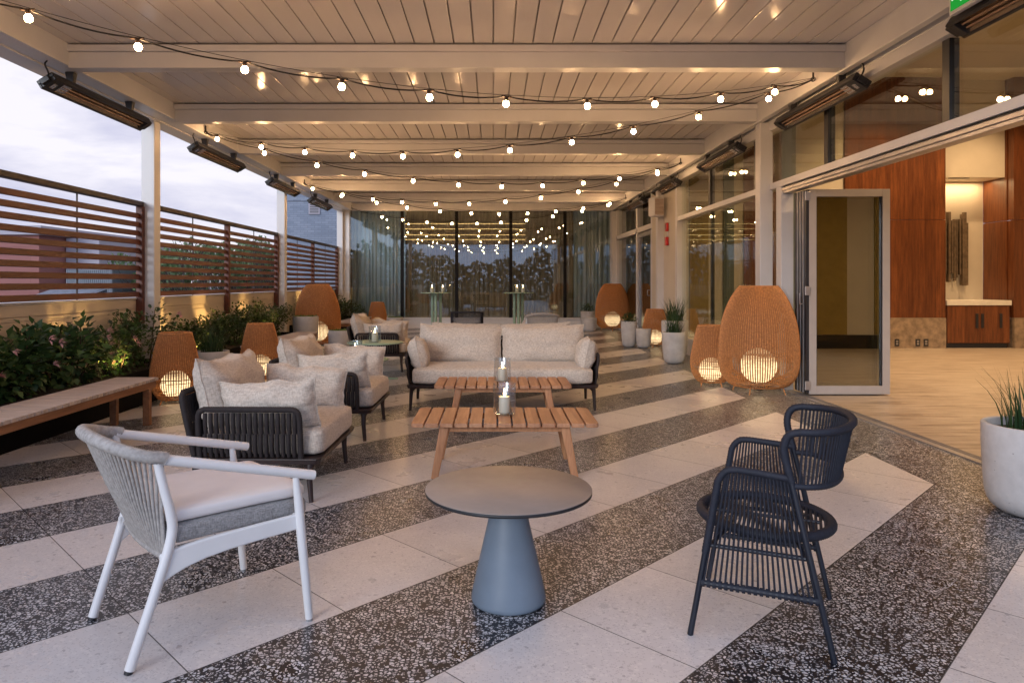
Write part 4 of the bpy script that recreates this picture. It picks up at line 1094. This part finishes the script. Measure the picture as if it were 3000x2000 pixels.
# room furnishings
cb = thing('cabinet', 'low walnut cabinet with pale counter in the wall niche', 'cabinet', (0, 0, 0))
MB().box(8.91, 10.14, 13.775, 14.58, .10, .84).build('body', M['panel'], cb, .002)
MB().box(8.93, 10.12, 13.80, 14.58, .004, .099).build('toe_kick', M['black'], cb)
for a, b in ((8.915, 9.545), (9.552, 10.135)): MB().box(a, b, 13.757, 13.774, .11, .835).build('cabinet_door', M['panel'], cb, .002)
MB().box(8.905, 10.17, 13.745, 14.59, .842, .94).build('countertop', M['marble'], cb, .004)
for x in (9.49, 9.60, 10.06 - .10): MB().box(x - .025, x + .025, 13.745, 13.757, .40, .68).build('handle', M['black'], cb)
random.seed(5)
ws = thing('wall_sculpture', 'row of uneven vertical bronze rods hung in the wall niche', 'wall art', (0, 14.56, 0))
x = 9.02
while x < 9.84:
    w = random.uniform(.022, .05); z1 = 2.62 + random.uniform(-.10, .16); z0 = 1.36 + random.uniform(-.14, .14)
    MB().box(x, x + w, -.06 - random.uniform(0, .05), -.01, z0, z1).build('rod', M['greyrod'], ws, .003)
    x += w + random.uniform(.008, .03)
for x, l in ((7.91, 'black wall outlet on the stone plinth, leftmost of three'), (8.32, 'black wall outlet on the stone plinth, middle of three'), (8.48, 'black wall outlet on the stone plinth, rightmost of three')):
    t = thing('power_outlet', l, 'outlet', (x, 13.738, .115), 0, 'outlets on the stone plinth')
    MB().box(-.045, .045, -.006, .0, -.07, .07).build('cover_plate', M['black'], t, .002)
    MB().box(-.022, .022, -.009, -.0065, .008, .042).box(-.022, .022, -.009, -.0065, -.042, -.008).build('socket_face', M['steel'], t)
dl = [(7.5, 12.5), (5.4, 11.0), (9.5, 12.6), (6.5, 8.6), (9.2, 8.8), (5.2, 6.0), (8.0, 5.5), (11.2, 10.5)]
for i, (x, y) in enumerate(dl):
    if i == 0:
        t = thing('downlight', 'small recessed downlight in the room ceiling seen through the transom', 'downlight', (x, y, ZC))
        MB().lathe([(.05, -.004), (.075, -.006), (.078, 0)], 20).build('trim_ring', M['white'], t)
        MB().disc(.05, -.003, 20, flip=True).build('lens', M['downl'], t)
    L = bpy.data.lights.new('downlight_beam', 'SPOT'); L.energy = 430; L.color = (1, .64, .32); L.spot_size = R(120); L.spot_blend = .7; L.shadow_soft_size = .12
    lo = bpy.data.objects.new('downlight_beam', L); COL.objects.link(lo); lo.location = (x, y, ZC - .03)
L = bpy.data.lights.new('niche_light', 'AREA'); L.energy = 13; L.color = (1, .66, .33); L.shape = 'RECTANGLE'; L.size = 1.1; L.size_y = .15
lo = bpy.data.objects.new('niche_light', L); COL.objects.link(lo); lo.location = (9.55, 14.4, 3.36)

# wall fittings
t = thing('wall_speaker', 'white loudspeaker tilted off the right wall column', 'speaker', (3.27, 14.1, 2.80), R(20))
MB().box(-.12, .12, -.12, .10, -.19, .19).build('cabinet', M['whitemetal'], t, .03, 4)
MB().box(-.10, .10, -.125, -.121, -.16, .16).build('grille', M['bench'], t, .002)
MB().bar((.05, .10, 0), (.16, .12, 0), .06, .06).build('bracket', M['whitemetal'], t)
t = thing('fire_alarm', 'red fire alarm strobe, upper of two on the white wall', 'alarm', (3.478, 13.95, 2.39))
MB().box(-.05, 0, -.06, .06, -.085, .085).build('housing', M['red'], t, .012, 3)
MB().box(-.062, -.051, -.025, .025, -.05, .05).build('strobe_lens', M['clear'], t)
t = thing('fire_alarm', 'red fire alarm bell box, lower of two on the white wall', 'alarm', (3.478, 13.95, 2.11))
MB().box(-.055, 0, -.062, .062, -.085, .085).build('housing', M['red'], t, .012, 3)
MB().box(-.02, 0, -.02, .02, .086, .19).build('link_plate', M['whitemetal'], t)
t = thing('exit_sign', 'green and white exit pictogram sign cut by the top picture edge', 'sign', (3.285, 4.66, 3.345), 0)
MB().box(-.022, .022, -.02, .36, -.145, .14).build('housing', M['whitemetal'], t, .005)
MB().box(-.0245, -.0225, .0, .34, -.12, .12).build('green_face', M['signgreen'], t)
g = MB(); ya = .23
g.add([(-.026, ya, -.075), (-.026, ya - .10, -.075), (-.026, ya - .10, .09), (-.026, ya, .09)], [(0, 1, 2, 3)], False)
g.build('door_symbol', M['signwhite'], t)
g = MB(); g.sphere(.014, (-.027, .285, .065), 12, 8)
for p, q in (((.275, .045), (.262, -.005)), ((.262, -.005), (.225, -.03)), ((.225, -.03), (.222, -.085)), ((.262, -.005), (.292, -.035)), ((.292, -.035), (.322, -.045)), ((.275, .04), (.235, .03)), ((.275, .04), (.305, .01))):
    g.bar((-.027, p[0], p[1]), (-.027, q[0], q[1]), .002, .017, (0, 0, 1))
g.build('running_figure', M['signwhite'], t)

# ------------------------------------------------------------------ beyond the fence
bb = thing('brick_building', 'grey blue brick building with a wall vent behind the far left corner', 'building')
MB().box(-7.3, -4.3, 24, 34, -4, 4.05).build('wall', M['brickwall'], bb)
MB().box(-7.25, -4.3, 24.05, 34, 4.05, 4.075).build('joint_band', M['black'], bb)
MB().box(-7.3, -4.3, 24, 34, 4.075, 5.6).build('wall', M['brickwall'], bb)
v = MB().box(-6.31, -5.93, 23.95, 24.0, 3.62, 4.0).build('vent_frame', M['lilac'], bb)
lv = MB()
for k in range(5): lv.box(-6.27, -5.97, 23.94, 23.955, 3.67 + k * .062, 3.70 + k * .062)
lv.build('vent_slat', M['black'], v)
rb_ = thing('red_building', 'low red building with pale flat roof beyond the front fence', 'building')
MB().box(-34, -16.2, 25, 33, -4, 2.98).build('wall', M['redwall'], rb_)
MB().box(-34.2, -16.0, 24.8, 33, 2.98, 3.30).build('roof', M['lilac'], rb_)
MB().box(-16.15, -14.9, 26.5, 33, -4, 2.95).build('side_block', M['lilac'], rb_)
sdh = thing('metal_shed', 'dark corrugated metal shed beyond the front fence', 'shed')
cr = MB()
for k in range(22): cr.box(-14.6 + k * .07, -14.6 + k * .07 + .04, 23.97, 24.0, -4, 1.72)
cr.box(-14.6, -13.05, 24.0, 27, -4, 1.72); cr.build('wall', M['corr'], sdh)
rf = MB()
for k in range(20): rf.bar((-15.6 + k * .085, 22.4, .55), (-14.9 + k * .085, 24.0, 1.10), .04, .04)
rf.add([(-15.7, 22.38, .52), (-13.9, 22.38, .52), (-13.2, 24.0, 1.07), (-15.0, 24.0, 1.07)], [(0, 1, 2, 3)], False)
rf.build('roof', M['roofmetal'], sdh)

def branchy(mb, p, d, L, r, depth, tips, spread=.55):
    if depth == 0 or r < .004: tips.append(p); return
    q = p + d * L
    mid = p.lerp(q, .5) + rv(L * .06)
    mb.tube([p, mid, q], [r, r * .85, r * .68], 5, cap=False)
    for k in range(random.choice((2, 3, 3))):
        nd = (d + rv(spread) + Vector((0, 0, .12))).normalized()
        branchy(mb, q, nd, L * random.uniform(.62, .85), r * .62, depth - 1, tips, spread)
def tree(label, loc, H, cr_, leaves, seed, bare=False):
    random.seed(seed)
    t = thing('tree', label, 'tree', loc, 0, 'trees beyond the fence')
    tk = MB(); tips = []
    th = H * .35
    tk.tube([(0, 0, 0), (.05, .03, th * .5), (0, .05, th)], [.16, .12, .10], 8)
    for k in range(5):
        a = 2 * PI * k / 5 + random.uniform(-.3, .3)
        branchy(tk, Vector((0, .05, th * random.uniform(.8, 1))), Vector((math.cos(a) * .7, math.sin(a) * .7, .9)).normalized(), H * .20, .07, 5 if bare else 4, tips)
    tk.build('trunk', M['bark'], t)
    if not bare:
        lf = MB()
        clumps = [Vector((random.gauss(0, cr_ * .45), random.gauss(0, cr_ * .45), th + (H - th) * random.uniform(.15, .95))) for _ in range(26)]
        for k in range(leaves):
            c = random.choice(clumps) + rv(cr_ * .36)
            leaf_quad(lf, c, rv(1), rv(1), random.uniform(.12, .24), random.uniform(.09, .15))
        lf.build('crown', M['treeleaf'], t)
    return t
tree('leafy green tree right of the metal shed, seen through the front fence', (-12.1, 25.5, -4), 6.2, 1.7, 5200, 1)
tree('leafy green tree left of the middle fence post', (-11.6, 30.5, -4), 6.9, 2.0, 5200, 2)
tree('leafy green tree right of the middle fence post', (-9.6, 29.0, -4), 6.7, 1.9, 5200, 3)
tree('leafy green tree beside the brick building', (-8.6, 27.5, -4), 6.3, 1.4, 5200, 4)
tree('bare twiggy tree rising above the middle fence section', (-10.6, 26.5, -4), 7.6, 1.5, 0, 5, True)
tree('bare twiggy tree just left of the brick building', (-8.4, 25.6, -4), 7.0, 1.5, 0, 6, True)
tree('bare twiggy tree behind the lilac block', (-14.0, 28.5, -4), 7.0, 1.6, 0, 7, True)
random.seed(77)
tl = MB()
for k in range(26000):
    x = random.uniform(-42, 26); hgt = 3.6 + 3.4 * noise.noise(Vector((x * .12, 3.3, 0))) + 1.4 * noise.noise(Vector((x * .5, 1.0, 0)))
    y = -34 + random.uniform(-2, 2); z = -4 + (hgt + 4) * random.random()
    leaf_quad(tl, Vector((x, y, z)), rv(1), rv(1), random.uniform(.35, .6), random.uniform(.25, .45))
o = tl.build('distant_woods', M['woodleaf']); tag(o, 'dark woods mirrored in the glass wall', 'woods', None, 'stuff')

# ------------------------------------------------------------------ lights
def point(name, loc, e, col, size=.05, typ='POINT', aim=None, spot=60):
    L = bpy.data.lights.new(name, typ); L.energy = e; L.color = col; L.shadow_soft_size = size
    if typ == 'SPOT': L.spot_size = R(spot); L.spot_blend = .6
    o = bpy.data.objects.new(name, L); COL.objects.link(o); o.location = loc
    if aim: o.rotation_euler = (Vector(aim) - Vector(loc)).to_track_quat('-Z', 'Y').to_euler()
    return o
for y in (7.35, 9.35, 10.75, 12.45, 16.2, 18.2):
    point('bed_uplight', (-4.10, y, .38), 38, (1, .58, .18), .03, 'SPOT', (-4.42, y + .05, 1.0), 75)
for y in (7.45, 9.3, 12.4):
    point('bed_uplight', (-3.98, y, .36), 20, (1, .58, .18), .03, 'SPOT', (-4.12, y + .05, 1.3), 100)
sun = bpy.data.lights.new('sun', 'SUN'); sun.energy = 1.5; sun.angle = R(24); sun.color = (.93, .96, 1.0)
so = bpy.data.objects.new('sun', sun); COL.objects.link(so)
SE, SA = R(15), R(208)     # elevation, direction it comes from
sd = Vector((math.cos(SE) * math.sin(SA), math.cos(SE) * math.cos(SA), math.sin(SE)))
so.rotation_euler = (-sd).to_track_quat('-Z', 'Y').to_euler()

W = bpy.data.worlds.new('World'); S.world = W; W.use_nodes = True
nt = W.node_tree; nt.nodes.clear()
def nn(ty, **k):
    x = nt.nodes.new(ty)
    for a, b in k.items(): setattr(x, a, b)
    return x
sky = nn('ShaderNodeTexSky', sky_type='NISHITA', sun_disc=False, sun_elevation=SE, sun_rotation=SA)
b1 = nn('ShaderNodeBackground'); b1.inputs[1].default_value = .05; nt.links.new(sky.outputs[0], b1.inputs[0])
tc = nn('ShaderNodeTexCoord'); mp = nn('ShaderNodeMapping'); mp.inputs['Scale'].default_value = (1.5, 1.5, 5.5); mp.inputs['Rotation'].default_value = (.12, .2, .4)
nt.links.new(tc.outputs['Generated'], mp.inputs[0])
nz = nn('ShaderNodeTexNoise'); nz.inputs['Scale'].default_value = 2.3; nz.inputs['Detail'].default_value = 6; nz.inputs['Roughness'].default_value = .55; nz.inputs['Distortion'].default_value = .4
nt.links.new(mp.outputs[0], nz.inputs['Vector'])
rp = nn('ShaderNodeValToRGB'); e = rp.color_ramp.elements; e[0].position = .36; e[0].color = (.56, .56, .74, 1); e[1].position = .60; e[1].color = (.90, .87, .95, 1)
nt.links.new(nz.outputs[0], rp.inputs[0])
b2 = nn('ShaderNodeBackground'); b2.inputs[1].default_value = 1.04
sx = nn('ShaderNodeSeparateXYZ'); nt.links.new(tc.outputs['Generated'], sx.inputs[0])
mr = nn('ShaderNodeMapRange', interpolation_type='SMOOTHSTEP'); mr.inputs[1].default_value = .1; mr.inputs[2].default_value = -.8; nt.links.new(sx.outputs[1], mr.inputs[0])
dusk = nn('ShaderNodeMixRGB', blend_type='MULTIPLY'); dusk.inputs[2].default_value = (.85, 1.08, 1.38, 1)
nt.links.new(mr.outputs[0], dusk.inputs[0]); nt.links.new(rp.outputs[0], dusk.inputs[1]); nt.links.new(dusk.outputs[0], b2.inputs[0])
mx_ = nn('ShaderNodeMixShader'); mx_.inputs[0].default_value = .88
nt.links.new(b1.outputs[0], mx_.inputs[1]); nt.links.new(b2.outputs[0], mx_.inputs[2])
wo = nn('ShaderNodeOutputWorld'); nt.links.new(mx_.outputs[0], wo.inputs[0])

# ------------------------------------------------------------------ camera and render settings
cam = bpy.data.cameras.new('camera'); cam.sensor_width = 36; cam.lens = 1610 / 2352 * 36
cam.shift_x = (1176 - 1133) / 2352; cam.shift_y = -(784 - 647.6) / 2352; cam.clip_end = 4000; cam.clip_start = .05
co = bpy.data.objects.new('camera', cam); COL.objects.link(co); co.location = (0, 0, 1.3); co.rotation_euler = (R(90), 0, 0)
S.camera = co
S.view_settings.view_transform = 'Standard'; S.view_settings.look = 'None'; S.view_settings.exposure = .22; S.view_settings.gamma = 1
S.cycles.transparent_max_bounces = 24; S.cycles.max_bounces = 10; S.cycles.sample_clamp_indirect = 6
S.cycles.caustics_reflective = False; S.cycles.caustics_refractive = False; S.cycles.use_denoising = True
